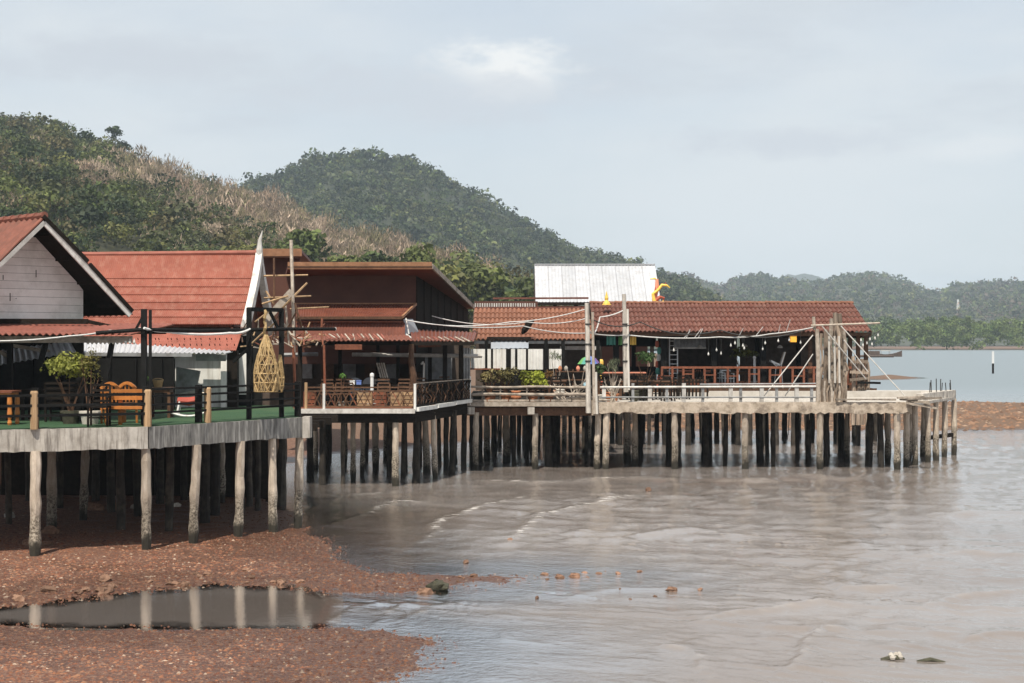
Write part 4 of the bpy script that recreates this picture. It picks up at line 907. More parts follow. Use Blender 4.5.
mb = MB(); pts = [V(P(411.5,344,54.8)),V(P(411,360,54.8)),V(P(413.5,376,54.8)),V((XP(412,54.8),54.8,TZ))]; mb.path(pts,[.09,.10,.12,.14],8); mb.build('log_post','wood_brown',bh)
for px, Y, w in ((445,57,.16),(461,58,.16),(398,58.5,.12),(430,60,.14),(340,58.5,.12),(300,55,.14),(378,59.5,.12)): rail_post(bh, XP(px,Y), Y, TZ, 4.75, w, 'wood_dark')
for i, (px, m) in enumerate(((294,'paint_red'),(324,'paint_red'))): MB().path([P(px,345,53.4),P(px+.4,365,53.4),(XP(px+1,53.4),53.4,TZ+.6)],[.04,.045,.045],7).build('thin_post','wood_red',bh)
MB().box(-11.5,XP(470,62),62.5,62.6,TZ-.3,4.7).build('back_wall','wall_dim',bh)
for i in range(6): MB().box(-8.3+i*.85,-8.3+i*.85+.5,62.4,62.49,TZ+.8,4.3).build('wall_panel','wood_brown' if i%2 else 'metal_grey',bh)
MB().box(XP(425,61.5),XP(452,61.5),61.5,61.58,3.3,4.2).build('wall_panel','metal_grey',bh)
MB().sheet(P(462,348,60.2),P(470,348,60.2),P(470,388,60.2),P(462,388,60.2),.12,.015,.01,4).build('curtain_sheet','metal_grey',bh)

# ------------------------------------------------------------------ long tiled restaurant behind the pier
def tile_roof(parent, xl, xr_, yr_, zr_, ye, ze, rows, mat, period=.2, skew=0.0):
    for k in range(rows):
        a, b = k/rows, (k+1)/rows + .02
        y0_, z0_, y1_, z1_ = yr_+(ye-yr_)*a, zr_+(ze-zr_)*a, yr_+(ye-yr_)*b, zr_+(ze-zr_)*b
        MB().sheet((xl+skew*a,y0_,z0_),(xr_,y0_,z0_),(xr_,y1_,z1_+.05),(xl+skew*b,y1_,z1_+.05),period,.04,.03,6,1,'tile').build('tile_course',mat,parent)
lr = thing('tiled_restaurant', 'long open restaurant with brown tiled roof on piles behind the pier', 'building', (10,74,0))
RZ = 2.6
tile_roof(lr, 3.72, 16.3, 76.5, 6.58, 72.5, 5.20, 6, 'tile_brown', .20)
MB().sheet((3.72,76.5,6.58),(16.3,76.5,6.58),(16.3,80.5,5.2),(3.72,80.5,5.2),.3,.03,.03,4).build('rear_roof','tile_brown',lr)
mb = MB()
for i in range(42): mb.tube((3.7+i*.3,76.5,6.61+rj(.012)),(3.7+i*.3+.32,76.5,6.60+rj(.012)),.085,.075,7)
mb.build('ridge_cap','tile_orange',lr)
MB().beam((3.72,72.6,5.08),(16.3,72.6,5.08),.08,.16).build('fascia','wood_brown',lr)
MB().beam((16.27,72.5,5.12),(16.27,76.5,6.50),.06,.16).build('verge_board','wood_brown',lr); MB().beam((3.75,72.5,5.12),(3.75,76.5,6.50),.06,.16).build('verge_board','wood_brown',lr)
MB().hull([(15.7,73.2,5.1),(15.7,79.8,5.1),(15.7,76.5,6.4)],(.05,0,0)).build('gable_wall','wood_dark',lr)
MB().poly([(3.4,72.9),(16.6,72.9),(16.6,80.4),(3.4,80.4)],RZ-.22,RZ).build('floor','wood_dark',lr)
MB().beam((3.4,72.85,RZ-.1),(16.6,72.85,RZ-.1),.1,.24).build('floor_edge','wood_brown',lr)
for px in (616,664,714,763,810,838,850,858,866): rail_post(lr, XP(px,73.3), 73.3, RZ, 5.05, .26 if px<800 else .17, 'wood_black' if px<800 else 'wood_brown')
for i in range(7): rail_post(lr, 4+i*2.05, 79.6, RZ, 5.1, .2, 'wood_black')
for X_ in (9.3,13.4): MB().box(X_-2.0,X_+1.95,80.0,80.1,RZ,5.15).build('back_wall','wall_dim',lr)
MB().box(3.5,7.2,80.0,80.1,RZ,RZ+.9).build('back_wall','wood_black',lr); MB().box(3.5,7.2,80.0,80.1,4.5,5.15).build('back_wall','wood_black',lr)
MB().beam((3.6,73.3,4.98),(16.4,73.3,4.98),.14,.14).build('eave_beam','wood_dark',lr)
random.seed(5)
for px in list(range(600,872,15)):
    for Y in (73.2,76,79.5):
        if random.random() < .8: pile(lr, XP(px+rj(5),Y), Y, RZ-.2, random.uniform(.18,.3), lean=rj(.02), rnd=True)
rr2 = thing('red_timber_railing', 'reddish timber railing with square panels along the tiled restaurant', 'railing', (12,73,RZ))
xa, xb = XP(661,73), XP(869,73)
for py in (367.5,384): MB().beam((xa,73,ZP(py,73)),(xb,73,ZP(py,73)),.07,.10).build('rail','wood_red',rr2)
pmsh = MB().box(-.05,.05,-.03,.03,0,.78).mesh('baluster','wood_red')
n = 19
for i in range(n+1): piece(pmsh,'baluster',rr2,(xa+(xb-xa)*i/n+rj(.05),73,ZP(384.5,73)))
cmsh = MB().box(-.27,.27,-.02,.02,-.03,.03).mesh('cross_bar','wood_red')
for i in range(0,n,2): piece(cmsh,'cross_bar',rr2,(xa+(xb-xa)*(i+.5)/n,73,ZP(376-(i%3),73)))
# left wing with orange tiles, white fence wall
lw = thing('orange_tiled_wing', 'low wing with orange brown tiles and white panelled wall', 'building', (1,71,PZ))
tile_roof(lw, -1.75, 3.55, 74, 6.28, 69.5, 4.84, 6, 'tile_orange', .20)
MB().beam((-1.75,74,6.30),(3.5,74,6.32),.16,.10).build('ridge_cap','tile_brown',lw)
MB().beam((-1.75,69.55,4.72),(3.55,69.55,4.72),.06,.12).build('fascia','fascia_white',lw)
VB = MB().box(-1.75,1.2,74.35,74.45,6.2,6.62).build('vent_back','wall_brown',lw)
sm = MB().box(-.03,.03,0,.03,0,.28).mesh('vent_slat','fascia_white')
for i in range(26): piece(sm,'vent_slat',VB,(-1.7+i*.11,74.3,6.25))
MB().beam((-.9,75.5,6.78),(3.6,75.5,6.80),.5,.08).build('rear_eave','tile_brown',lw)
MB().box(-1.7,3.6,74.6,74.7,PZ,6.3).build('back_wall','wall_dim',lw)
for px0, px1 in ((471,485),(487.5,506),(511,515),(517.5,543),(549,561.5)):
    MB().sheet(P(px0,349,68.4),P(px1,349,68.4),P(px1,368+(px0%3),68.4),P(px0,368+(px0%2),68.4),.14,.016,.02,6).build('wall_panel','white_paint',lw)
MB().beam(P(470,369,68.3),P(500,369,68.3),.06,.06).build('wall_rail','wood_red',lw)
MB().beam(P(560,348,70),P(600,348,70),.08,.16).build('lintel','fascia_white',lw)
for px in (486.5,508,516,546,563,598): rail_post(lw, XP(px,68.6),68.6,PZ,4.8,.16,'wood_black')
MB().sheet(P(491,340.5,66.5),P(528.5,340.5,66.5),P(528.5,348,65.5),P(491,348.6,65.5),.2,.012,.015,4).build('blue_sheet','sheet_blue',lw)
MB().beam(P(487,338.3,66.4),P(531,338.3,66.4),.3,.12).build('sheet_beam','wood_dark',lw)
MB().poly([(-1.8,67.2),(4.2,67.2),(4.2,74.6),(-1.8,74.6)],PZ-.2,PZ-.02).build('floor','wood_dark',lw)
for px in range(480,600,13): pile(lw, XP(px,68.5),68.5+rj(.8),PZ-.1,.2,rnd=True); pile(lw, XP(px+6,72.5),72.5+rj(.8),PZ-.1,.2,rnd=True)
for px, Y in ((492,66.3),(527,66.3)): rail_post(lw, XP(px,Y),Y,PZ,ZP(340,Y),.09,'wood_dark')
# white metal roofed building further back
mr = thing('white_roof_building', 'building with tall white ribbed metal roof behind the tiled roofs', 'building', (4.5,88,0))
Yb, Yt = 86.0, 89.6; zb_, zt_ = ZP(302,Yb), ZP(265,Yt); xl_, xr2 = XP(535.5,Yb), XP(661,Yb)
nP = 9
for i in range(nP):
    a, b = xl_+(xr2-xl_)*i/nP, xl_+(xr2-xl_)*(i+1)/nP
    MB().sheet((a,Yt,zt_),(b-.01,Yt,zt_),(b-.01,Yb,zb_),(a,Yb,zb_),.19,.022,.02,4,1,'rib').build('roof_panel','metal_white',mr)
MB().sheet((xl_,Yt+.02,zt_),(xr2,Yt+.02,zt_),(xr2,93.2,zb_),(xl_,93.2,zb_),.3,.022,.02,4).build('rear_roof','metal_white',mr)
MB().beam((xl_,Yt,zt_+.04),(xr2,Yt,zt_+.04),.2,.05).build('ridge_cap','metal_white',mr)
MB().beam((xl_,Yb,zb_-.10),(xr2,Yb,zb_-.10),.10,.12).build('eave_beam','wood_dark',mr)
MB().hull([(xr2-.3,Yb+.4,zb_-.2),(xr2-.3,92.8,zb_-.2),(xr2-.3,Yt,zt_-.15)],(.06,0,0)).build('gable_wall','wall_brown',mr)
for px in (555,576,600,625,652): rail_post(mr, XP(px,86.6),86.6,.6,zb_-.1,.2,'wood_dark')
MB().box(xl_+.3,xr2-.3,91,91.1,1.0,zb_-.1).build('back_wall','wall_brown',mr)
# ------------------------------------------------------------------ furniture and small things
FZ = DZ + .012
def deckpt(px, py): Y = (CZ-FZ)*FPX/(py-CY); return (XP(px,Y), Y, FZ)
def leafy(name, label, cat, base, h, rad, c, quads=350, size=.13, pot=None, pot_h=.3, stems=7, bare=False, seed=1, flat=.85, group=None, lobes=9):
    t = thing(name, label, cat, base, group); bx, by, bz = base; r = random.Random(seed); z0 = bz
    if pot:
        MB().lathe([(.6*pot_h,0),(.75*pot_h,pot_h*.8),(.85*pot_h,pot_h*.82),(.85*pot_h,pot_h),(.7*pot_h,pot_h)],base,12).build('pot',pot,t); z0 = bz+pot_h
    mb = MB()
    for k in range(stems):
        a = r.random()*6.28; e = V((bx+math.cos(a)*rad*.6, by+math.sin(a)*rad*.6, z0+(h)*r.uniform(.45,.9))); s = V((bx+r.uniform(-.05,.05),by,z0-.05)); mb.path([s,s.lerp(e,.5)+V((0,0,.05*h)),e],[.02,.014,.008],5)
    mb.build('stems','wood_grey' if bare else 'wood_brown',t)
    C = np.array([(bx,by,z0+h-rad*flat*.8)]); Vv, Ff, k4 = crowns(C,np.array([rad]),quads,size,np.array([c]),lobes,flat,np.array([bare]),seed)
    o = np_mesh('foliage',Vv-np.array(base),Ff,'leaves',False,None,k4); o.parent = t; return t
def chair_proto(label, mat, arms=False, style='arch', group=None, hb=.97):
    t = thing('chair', label, 'chair', (0,0,0), group)
    MB().box(-.24,.24,-.24,.22,.42,.46).build('seat',mat,t)
    for x in (-.21,.21):
        MB().box(x-.022,x+.022,-.22,-.176,0,.42).build('leg',mat,t); MB().beam((x,.20,0),(x,.24,.46),.044,.05).build('leg',mat,t)
        MB().beam((x,.235,.44),(x*.95,.30,hb-.14),.04,.045).build('back_post',mat,t)
        if arms: MB().beam((x,-.22,.66),(x,.26,.66),.05,.035).build('armrest',mat,t); MB().box(x-.02,x+.02,-.22,-.18,.42,.645).build('arm_post',mat,t)
    if style == 'arch':
        pts = [(-.21+.42*i/8, .30, hb-.16+.13*math.sin(math.pi*i/8)) for i in range(9)]
        mb = MB()
        for i in range(8): mb.beam(pts[i],pts[i+1],.05,.07)
        tr = mb.build('backrest',mat,t)
        for i in range(4): x = -.13+.087*i; MB().beam((x,.245,.5),(x,.29,hb-.08),.03,.02).build('slat',mat,tr)
    elif style == 'ladder':
        for i in range(4): MB().beam((-.2,.25+.015*i,.56+.12*i),(.2,.25+.015*i,.56+.12*i),.025,.055).build('slat',mat,t)
    elif style == 'round':
        pts = [(.25*math.cos(a),.26,.70+.24*math.sin(a)) for a in np.linspace(0,2*math.pi,17)[:-1]]
        MB().hull([tuple(map(float,p)) for p in pts],(0,.04,0)).build('backrest',mat,t)
    MB().beam((-.2,-.2,.2),(.2,-.2,.2),.03,.03).build('stretcher',mat,t)
    return t
def table_proto(label, mat, w=1.0, d=.6, h=.74, legm=None, group=None, turned=False):
    t = thing('table', label, 'table', (0,0,0), group); legm = legm or mat
    tt_ = MB().box(-w/2,w/2,-d/2,d/2,h-.045,h).build('tabletop',mat,t); MB().box(-w/2+.05,w/2-.05,-d/2+.04,d/2-.04,h-.13,h-.047).build('apron',legm,tt_)
    for x in (-1,1):
        for y in (-1,1):
            c = (x*(w/2-.07), y*(d/2-.07), 0)
            if turned: MB().lathe([(.04,0),(.055,.05),(.035,.12),(.06,.25),(.045,.38),(.06,.5),(.05,h-.13)],c,9).build('leg',legm,t)
            else: MB().box(c[0]-.035,c[0]+.035,c[1]-.035,c[1]+.035,0,h-.13).build('leg',legm,t)
    return t
oc = chair_proto('glossy orange slatted chair, left of two behind the orange bench', 'wood_orange', group='orange chairs on the near deck')
place(oc, deckpt(112.5,423), math.pi+.05); c2_ = place(copy_tree(oc), deckpt(131,422.5), math.pi-.08, 'glossy orange slatted chair, right of two behind the orange bench')
ob = thing('bench','orange timber bench with open back in front of two orange chairs','bench',deckpt(125,425)); b = deckpt(125,425)
for k,(z,h) in enumerate(((.40,.06),(.62,.09),(.78,.08))): MB().beam((b[0]-.45,b[1]-.02*k,FZ+z),(b[0]+.45,b[1]-.02*k,FZ+z),.05 if k else .4,h).build('seat' if not k else 'back_rail','wood_orange',ob)
for x in (-.42,-.12,.40): MB().lathe([(.04,0),(.055,.06),(.035,.14),(.06,.28),(.04,.4),(.055,.55),(.045,.8)],(b[0]+x,b[1]+.05,FZ),9).build('leg','wood_orange',ob)
dk = chair_proto('dark ladder back chair beside the orange bench', 'wood_dark', True, 'ladder', 'dark chairs on the near deck', 1.05)
place(dk, deckpt(99,426.2), .1)
place(copy_tree(dk), deckpt(57,421.5), math.pi, 'dark armchair behind the rail, left under the leafy shrub'); place(copy_tree(dk), deckpt(72,421), math.pi+.1, 'dark armchair behind the rail, right under the leafy shrub')
place(table_proto('dark dining table behind the left deck rail', 'wood_dark', 1.2, .7), deckpt(48,419.5))
place(table_proto('reddish table with turned orange legs at the left frame edge', 'wood_red', .9, .7, .78, 'wood_orange', turned=True), deckpt(-3,424.5))
place(table_proto('small brown table right of the corner log post', 'wood_brown', .62, .5, .76), deckpt(161,417.5))
b = deckpt(158,417.5); wk = thing('wicker_basket','yellow woven basket standing on the small brown table','basket',(b[0],b[1],b[2]+.76))
MB().lathe([(.10,0),(.14,.18),(.13,.18),(.09,.02)],(b[0],b[1],b[2]+.76),12).build('bowl','wicker',wk); MB().path([(b[0]+.14*math.cos(a),b[1],b[2]+.93+.05*math.sin(a)) for a in np.linspace(0,math.pi,9)],.012,5).build('handle','wicker',wk)
leafy('potted_plant','tiny green plant behind the corner log post','plant',deckpt(148.5,420),1.05,.09,(.06,.13,.03),60,.3,None,stems=3,seed=81)
leafy('shrub','sunlit yellow green shrub behind the near deck rail','shrub',deckpt(71,423.6),1.28,.68,(.19,.20,.04),1100,.07,'stone_dark',.3,9,seed=82,flat=.55,lobes=16)
leafy('shrub','tall sparse yellow shrub right of the dark porch post','shrub',deckpt(90,424),1.45,.33,(.19,.17,.05),330,.10,'stone_pale',.3,5,seed=83,flat=2.1)
# rocking horse
b = V(deckpt(189,417.5)); rk = thing('rocking_horse','white and red toy rocking horse on the green turf','toy',tuple(b))
for y in (-.12,.12): MB().path([b+V((x,y,.04+.5*x*x)) for x in np.linspace(-.42,.42,9)],.03,6).build('rocker','white_paint',rk)
MB().path([b+V((-.28,0,.42)),b+V((0,0,.40)),b+V((.2,0,.44))],[.09,.11,.10],9).build('body','plastic_red',rk)
MB().path([b+V((.2,0,.44)),b+V((.28,0,.60)),b+V((.38,0,.58))],[.09,.07,.045],8).build('head','cloth_pale',rk)
for x in (-.22,.2):
    for y in (-.1,.1): MB().tube(b+V((x,y*.7,.40)),b+V((x*1.3,y*1.2,.07)),.03,.025).build('leg','white_paint',rk)
MB().beam(b+V((.26,-.16,.56)),b+V((.26,.16,.56)),.025,.025).build('handle','wood_tan',rk)
# posts, long pole, gate frame
bp = thing('post_pair','pair of black posts standing at the deck corner','posts',(Cn.x,Cn.y+.3,DZ))
for px, w, py in ((144,.12,309),(150.3,.06,310)): Y = 36.6; rail_post(bp, XP(px,Y), Y, FZ, ZP(py,Y), w, 'wood_black')
MB().beam(P(136,329,36.6),P(142,318,36.6),.05,.05).build('brace','wood_black',bp)
gf = thing('gate_frame','black timber gate frame on the deck side with a fish trap hung inside','frame',(XP(264,39.7),39.7,DZ))
g0, g1 = (XP(249,39.2),39.2), (XP(281.5,40.4),40.4)
for g in (g0,g1): rail_post(gf, g[0], g[1], DZ-.2, ZP(308,39.6), .115, 'wood_black')
MB().beam((*g0,ZP(309.5,39.5)),(*g1,ZP(309.5,39.7)),.10,.10).build('lintel','wood_black',gf)
MB().beam(P(233,362,39.6),P(249,348,39.4),.06,.06).build('brace','wood_black',gf); MB().beam(P(270,312,40),P(279,330,40.2),.06,.06).build('brace','wood_black',gf)
lp = thing('long_pole','long black pipe carried level past the posts and gate frame','pole',P(100,332,36.4))
MB().path([P(96,333,36.4),P(144,329.5,36.45),P(200,331,37.8),P(249,330,39.0),P(290,329,40.2),P(335,329,41)],.045,8).build('pipe','wood_black',lp)
MB().tube(P(334.5,329,41),P(335.6,329,41.02),.05).build('end_cap','fascia_white',lp)
# woven fish traps
def trap(label, top, prof_, n, mat='wicker'):
    t = thing('fish_trap',label,'fish trap',top); zt_ = top[2]
    def pt(a,k): r,z = prof_[k]; return (top[0]+r*math.cos(a),top[1]+r*math.sin(a),zt_+z)
    K = len(prof_)
    for i in range(n):
        for s in (1,-1):
            a0 = 6.283*i/n; pts = [pt(a0+s*.33*k+rj(.25),k) for k in range(K)]; MB().path(pts,.012+random.random()*.009,5).build('strand',mat,t)
    for k in range(1,K): 
        pts = [pt(a,k) for a in np.linspace(0,6.283,15)]; MB().path(pts,.015,5).build('hoop',mat,t)
    return t
tp = P(266,339,39.0)
trap('large golden woven fish trap hanging in the black gate frame', tp, [(.03,.10),(.07,0),(.14,-.18),(.21,-.40),(.26,-.62),(.29,-.84),(.295,-1.06),(.28,-1.28)], 20)
trap('slim pale woven fish trap beside the large golden one', P(280,358,40.1), [(.02,.08),(.05,-.1),(.08,-.3),(.10,-.5),(.09,-.7),(.05,-.85)], 7)
single(MB().path([P(265+.8*math.sin(i*1.3),310+i*2.6,39.3+.03*math.cos(i*1.3)) for i in range(12)],[.03+.015*(i%2) for i in range(12)],6),'twisted_rope','wicker','knotted straw rope above the large fish trap','rope')
# bamboo and driftwood figure
random.seed(33)
tw = thing('driftwood_sculpture','tangled bamboo and driftwood sculpture in front of the white gable boards','sculpture',(XP(285,41.3),41.3,DZ))
for (a,b,c,d,r,m) in ((291,240,294,352,.045,'wood_bleached'),(293,345,295,404,.035,'wood_red'),(264,276,308,275,.028,'wood_tan'),(281,309,307,283,.035,'wood_tan'),(264,298,311,296,.028,'wood_tan'),
  (266,291,280,312,.03,'wood_tan'),(274,258,276,340,.028,'wood_brown'),(290,309,329,307,.026,'wood_tan'),(285,300,289,345,.03,'wood_bleached'),(295,303,304,332,.03,'wood_brown'),(276,322,250,345,.03,'wood_tan'),
  (280,318,300,346,.03,'wood_bleached'),(262,304,288,296,.03,'wood_tan'),(255,322,274,308,.025,'wood_tan'),(283,340,296,312,.025,'wood_brown'),(300,345,310,322,.022,'wood_tan'),(304,330,304,345,.03,'wood_red'),(322,318,323,345,.03,'wood_red'),(270,345,284,300,.025,'wood_brown')):
    Y = 41.3+rj(.25); mid = V(P((a+c)/2+rj(1),(b+d)/2,Y)); MB().path([P(a,b,Y),mid,P(c,d,Y+rj(.2))],[r,r*.95,r*.8],6).build('stick',m,tw)
MB().beam(P(267,319,41.1),P(292,291,41.1),.06,.17).build('plank','wood_bleached',tw)
for i in range(46):
    px = random.uniform(240,322); py = random.uniform(328,348); Y = 41.3+rj(.4); l = random.uniform(4,13); an = random.uniform(-2.6,.4)
    MB().tube(P(px,py,Y),P(px+l*math.cos(an),py+l*math.sin(an)*.7,Y+rj(.2)),.022,.012,5).build('twig',random.choice(('wood_tan','wood_bleached','wood_red','wood_brown')),tw)
# ------------------------------------------------------------------ terrace furniture
def tpt(px, Y): return (XP(px,Y),Y,TZ+.02)
rc_ = chair_proto('pale round backed chair inside the brown restaurant, left of two','metal_white',False,'round','round chairs in the brown restaurant',.9)
place(rc_, tpt(356,56.5), .2); place(copy_tree(rc_), tpt(367.5,56.8), -.15, 'pale round backed chair inside the brown restaurant, right of two')
for i,(px,Y,w,lb) in enumerate(((333,55,1.0,'dark cafe table behind the left part of the lattice railing'),(362,55.2,1.1,'dark cafe table in front of the round chairs'),(392,55.4,1.0,'dark cafe table left of the brown log post'),(438,58.4,.9,'dark cafe table behind the bent branch railing'))):
    place(table_proto(lb,'wood_dark',w,.7,.74,'wood_dark'), tpt(px,Y))
st = thing('deck_lounger','bleached slatted lounger leaning back inside the brown restaurant','lounger',tpt(384,56))
for i in range(4): MB().beam(P(377+i*2.2,363,56.2),P(381+i*2.2,378,55.9),.05,.03).build('slat','wood_bleached',st)
MB().beam(P(374,380,55.9),P(389,380,55.9),.4,.06).build('seat','wood_bleached',st)
for px in (375,388): MB().tube(P(px,380,55.9),tpt(px,55.9),.03).build('leg','wood_grey',st)
pw = thing('white_lamp_post','short white post lamp on the terrace beside the lounger','lamp',tpt(372,54.6)); MB().lathe([(.09,0),(.10,.3),(.06,.35),(.06,1.0),(.075,1.03),(.07,1.12),(.02,1.15)],tpt(372,54.6),10).build('post','plastic_white',pw); MB().lathe([(.16,0),(.16,.12),(.12,.16)],tpt(372,54.6),10).build('base','plastic_white',pw)
single(MB().path([tpt(423,57.0),P(424,364,57),P(423,362,56.9),P(421.5,364,56.8)],.035,6),'curved_pipe','white_paint','slim white pipe with bent top behind the bent branch railing','pipe')
for i,(px,Y,m,lb) in enumerate(((310,53.6,'wood_red','reddish crate at the left end of the lattice railing'),(365,53.4,'wood_tan','pale crate behind the middle of the lattice railing'),(378,53.7,'wood_red','small reddish crate behind the lattice, left of the pale pair'),(397,53.4,'wood_tan','wide pale crate behind the right part of the lattice'),(407,53.7,'wood_tan','tan crate beside the white lattice corner post'))):
    x,y,z = tpt(px,Y); t = thing('crate',lb,'crate',(x,y,z),'crates behind the lattice railing'); w = .18+.05*(i%3)
    for k in range(4): MB().box(x-w,x+w,y-.2,y-.17,z+.03+k*.13,z+.03+k*.13+.105).build('slat',m,t)
    for sx in (-1,1):
        MB().box(x+sx*w-.02,x+sx*w+.02,y-.17,y+.2,z,z+.54).build('end_panel',m,t)
    MB().box(x-w,x+w,y-.17,y+.2,z,z+.02).build('base',m,t)
leafy('potted_plant','small bright green plant on the terrace by the thin red post','plant',tpt(342,54.2),.95,.16,(.09,.19,.04),90,.2,'stone_pale',.2,4,seed=84)
for i,(px,py,m,lb) in enumerate(((352.5,386,'plastic_white','white box on the cafe table, left'),(359,386.5,'paint_blue','small blue box on the cafe table'))):
    q = V(P(px,py,55.0)); single(MB().box(q.x-.08,q.x+.08,q.y-.08,q.y+.08,TZ+.76,TZ+.88).box(q.x-.09,q.x+.09,q.y-.09,q.y+.09,TZ+.88,TZ+.91),'box',m,lb,'box')
# ------------------------------------------------------------------ pier: plants, poles, ornaments
def ppt(px, Y, z=None): return (XP(px,Y),Y,PZ if z is None else z)
leafy('dry_shrub','dry brown twiggy shrub in terracotta pots, left on the timber pier','shrub',ppt(490,60.3),.98,.48,(.17,.14,.06),420,.10,'terracotta',.28,11,seed=85)
leafy('dry_shrub','second dry olive shrub between the potted shrub and the bright one','shrub',ppt(506,60.5),1.05,.52,(.15,.13,.05),480,.09,'terracotta',.26,11,seed=86)
leafy('shrub','dense bright yellow green shrub on the timber pier','shrub',ppt(533,60.3),1.04,.74,(.27,.30,.04),900,.085,'terracotta',.25,9,seed=87,flat=.72)
leafy('shrub','small reddish leaved plant right of the bright shrub','plant',ppt(549,60.6),.95,.28,(.20,.11,.04),130,.15,'terracotta',.22,5,seed=88)
leafy('shrub','green bush in the dark trough in front of the red carved pole','shrub',ppt(645,62.5),1.42,.55,(.055,.10,.03),480,.10,'stone_dark',.4,7,seed=89,flat=.55)
leafy('shrub','dark green plant between the two tall pier poles, left','plant',ppt(599,61),1.2,.32,(.05,.085,.03),220,.15,'stone_pale',.25,5,seed=90)
leafy('shrub','spiky grey green plant between the two tall pier poles, right','plant',ppt(613,61.3),1.3,.36,(.13,.15,.09),200,.15,'terracotta',.28,6,bare=True,seed=91)
leafy('shrub','yellow green potted palm inside the tiled restaurant','plant',(XP(742,75),75,RZ),1.55,.55,(.17,.18,.04),330,.13,'terracotta',.3,6,seed=92,flat=.6)
leafy('shrub','second yellow green plant left of the white restaurant post','plant',(XP(752,75.4),75.4,RZ),1.45,.42,(.15,.17,.05),230,.13,'stone_pale',.3,6,seed=93,flat=.6)
leafy('shrub','tall green climbing plant at the end of the white panels','plant',ppt(556,66.5),1.6,.35,(.10,.13,.05),160,.14,'terracotta',.25,5,seed=94,bare=True)
random.seed(44)
def branchy(label, base, n, h, spread, m, r=.03):
    t = thing('dead_branches',label,'branches',base); b = V(base)
    for i in range(n):
        a = random.uniform(-1.1,1.1); e = b+V((math.sin(a)*spread*random.uniform(.5,1),rj(.3),h*random.uniform(.5,1))); md = b.lerp(e,.5)+V((rj(.12),rj(.1),rj(.08)))
        MB().path([b+V((rj(.1),rj(.1),0)),md,e],[r,r*.7,r*.3],6).build('branch',m,t)
        e2 = md+V((rj(.3),rj(.2),random.uniform(.1,.35))); MB().path([md,md.lerp(e2,.5)+V((rj(.04),0,0)),e2],[r*.6,r*.4,r*.2],5).build('branch',m,t)
branchy('bleached forked dead branches on the timber pier edge', ppt(577,60.1), 8, 1.25, .6, 'wood_bleached')
branchy('low bleached driftwood limb lying left of the forked branches', ppt(566,60.0), 5, .75, .8, 'wood_bleached',.04)
branchy('curled pale roots in front of the second tall pole', ppt(613,60.2), 9, .95, .5, 'wood_bleached')
gb = thing('glass_float','round pale blue glass float beside the first tall pole','float',ppt(586,60.4,PZ+.42)); b = V((XP(586,60.0),60.0,PZ+.62))
MB().lathe([(.12*math.sin(math.pi*i/10)+.002,-.12*math.cos(math.pi*i/10)) for i in range(11)],tuple(b),14).build('ball','glass_ball',gb,True); MB().tube((b.x,b.y,PZ),(b.x,b.y,PZ+.5),.03).build('stand','wood_grey',gb)
for i,(lb,segs) in enumerate((('tall weathered concrete pole at the joint of the pier',[((587,303),(588.5,413),.085,.10,'concrete'),((592.5,312),(594.5,414),.05,.065,'wood_bleached'),((596,372),(597,414),.045,.05,'concrete_pale')]),
                     ('second tall pale pole further right on the pier',[((624,294),(626,392),.075,.10,'concrete'),((627.5,309),(628.5,390),.05,.06,'concrete_pale')]))):
    Y = 58.98 if i == 0 else 60.0; t = thing('tall_pole',lb,'pole',P(segs[0][1][0],segs[0][1][1],Y))
    for a,b_,r0,r1,m in segs: MB().path([P(*a,Y),P((a[0]+b_[0])/2+rj(.4),(a[1]+b_[1])/2,Y),P(*b_,Y)],[r0,r0*1.05,r1],8).build('shaft',m,t)
    for py in (325,345,362): MB().lathe([(.11,0),(.115,.05),(.11,.06)],P(segs[0][0][0]+1,py,Y),9).build('band','cable_dark',t)
# rainbow umbrella
U = V(P(589,364,62.0)); um = thing('parasol','small rainbow striped parasol behind the first tall pole','parasol',(U.x,U.y,PZ))
cols_ = ('paint_blue','paint_purple','paint_red','paint_yellow','paint_green','paint_teal','paint_blue','paint_purple')
for k in range(8):
    a0,a1 = k*math.pi/4,(k+1)*math.pi/4; top = U+V((0,0,.34)); p0 = [U+V((.45*math.cos(a),.45*math.sin(a),0)) for a in (a0,a1)]; md = [U+V((.27*math.cos(a),.27*math.sin(a),.22)) for a in (a0,a1)]
    MB().add([p0[0],p0[1],md[1],md[0],top],[(0,1,2,3),(3,2,4)]).build('panel',cols_[k],um)
MB().tube((U.x,U.y,PZ),(U.x,U.y,U.z+.36),.02).build('shaft','wood_grey',um)
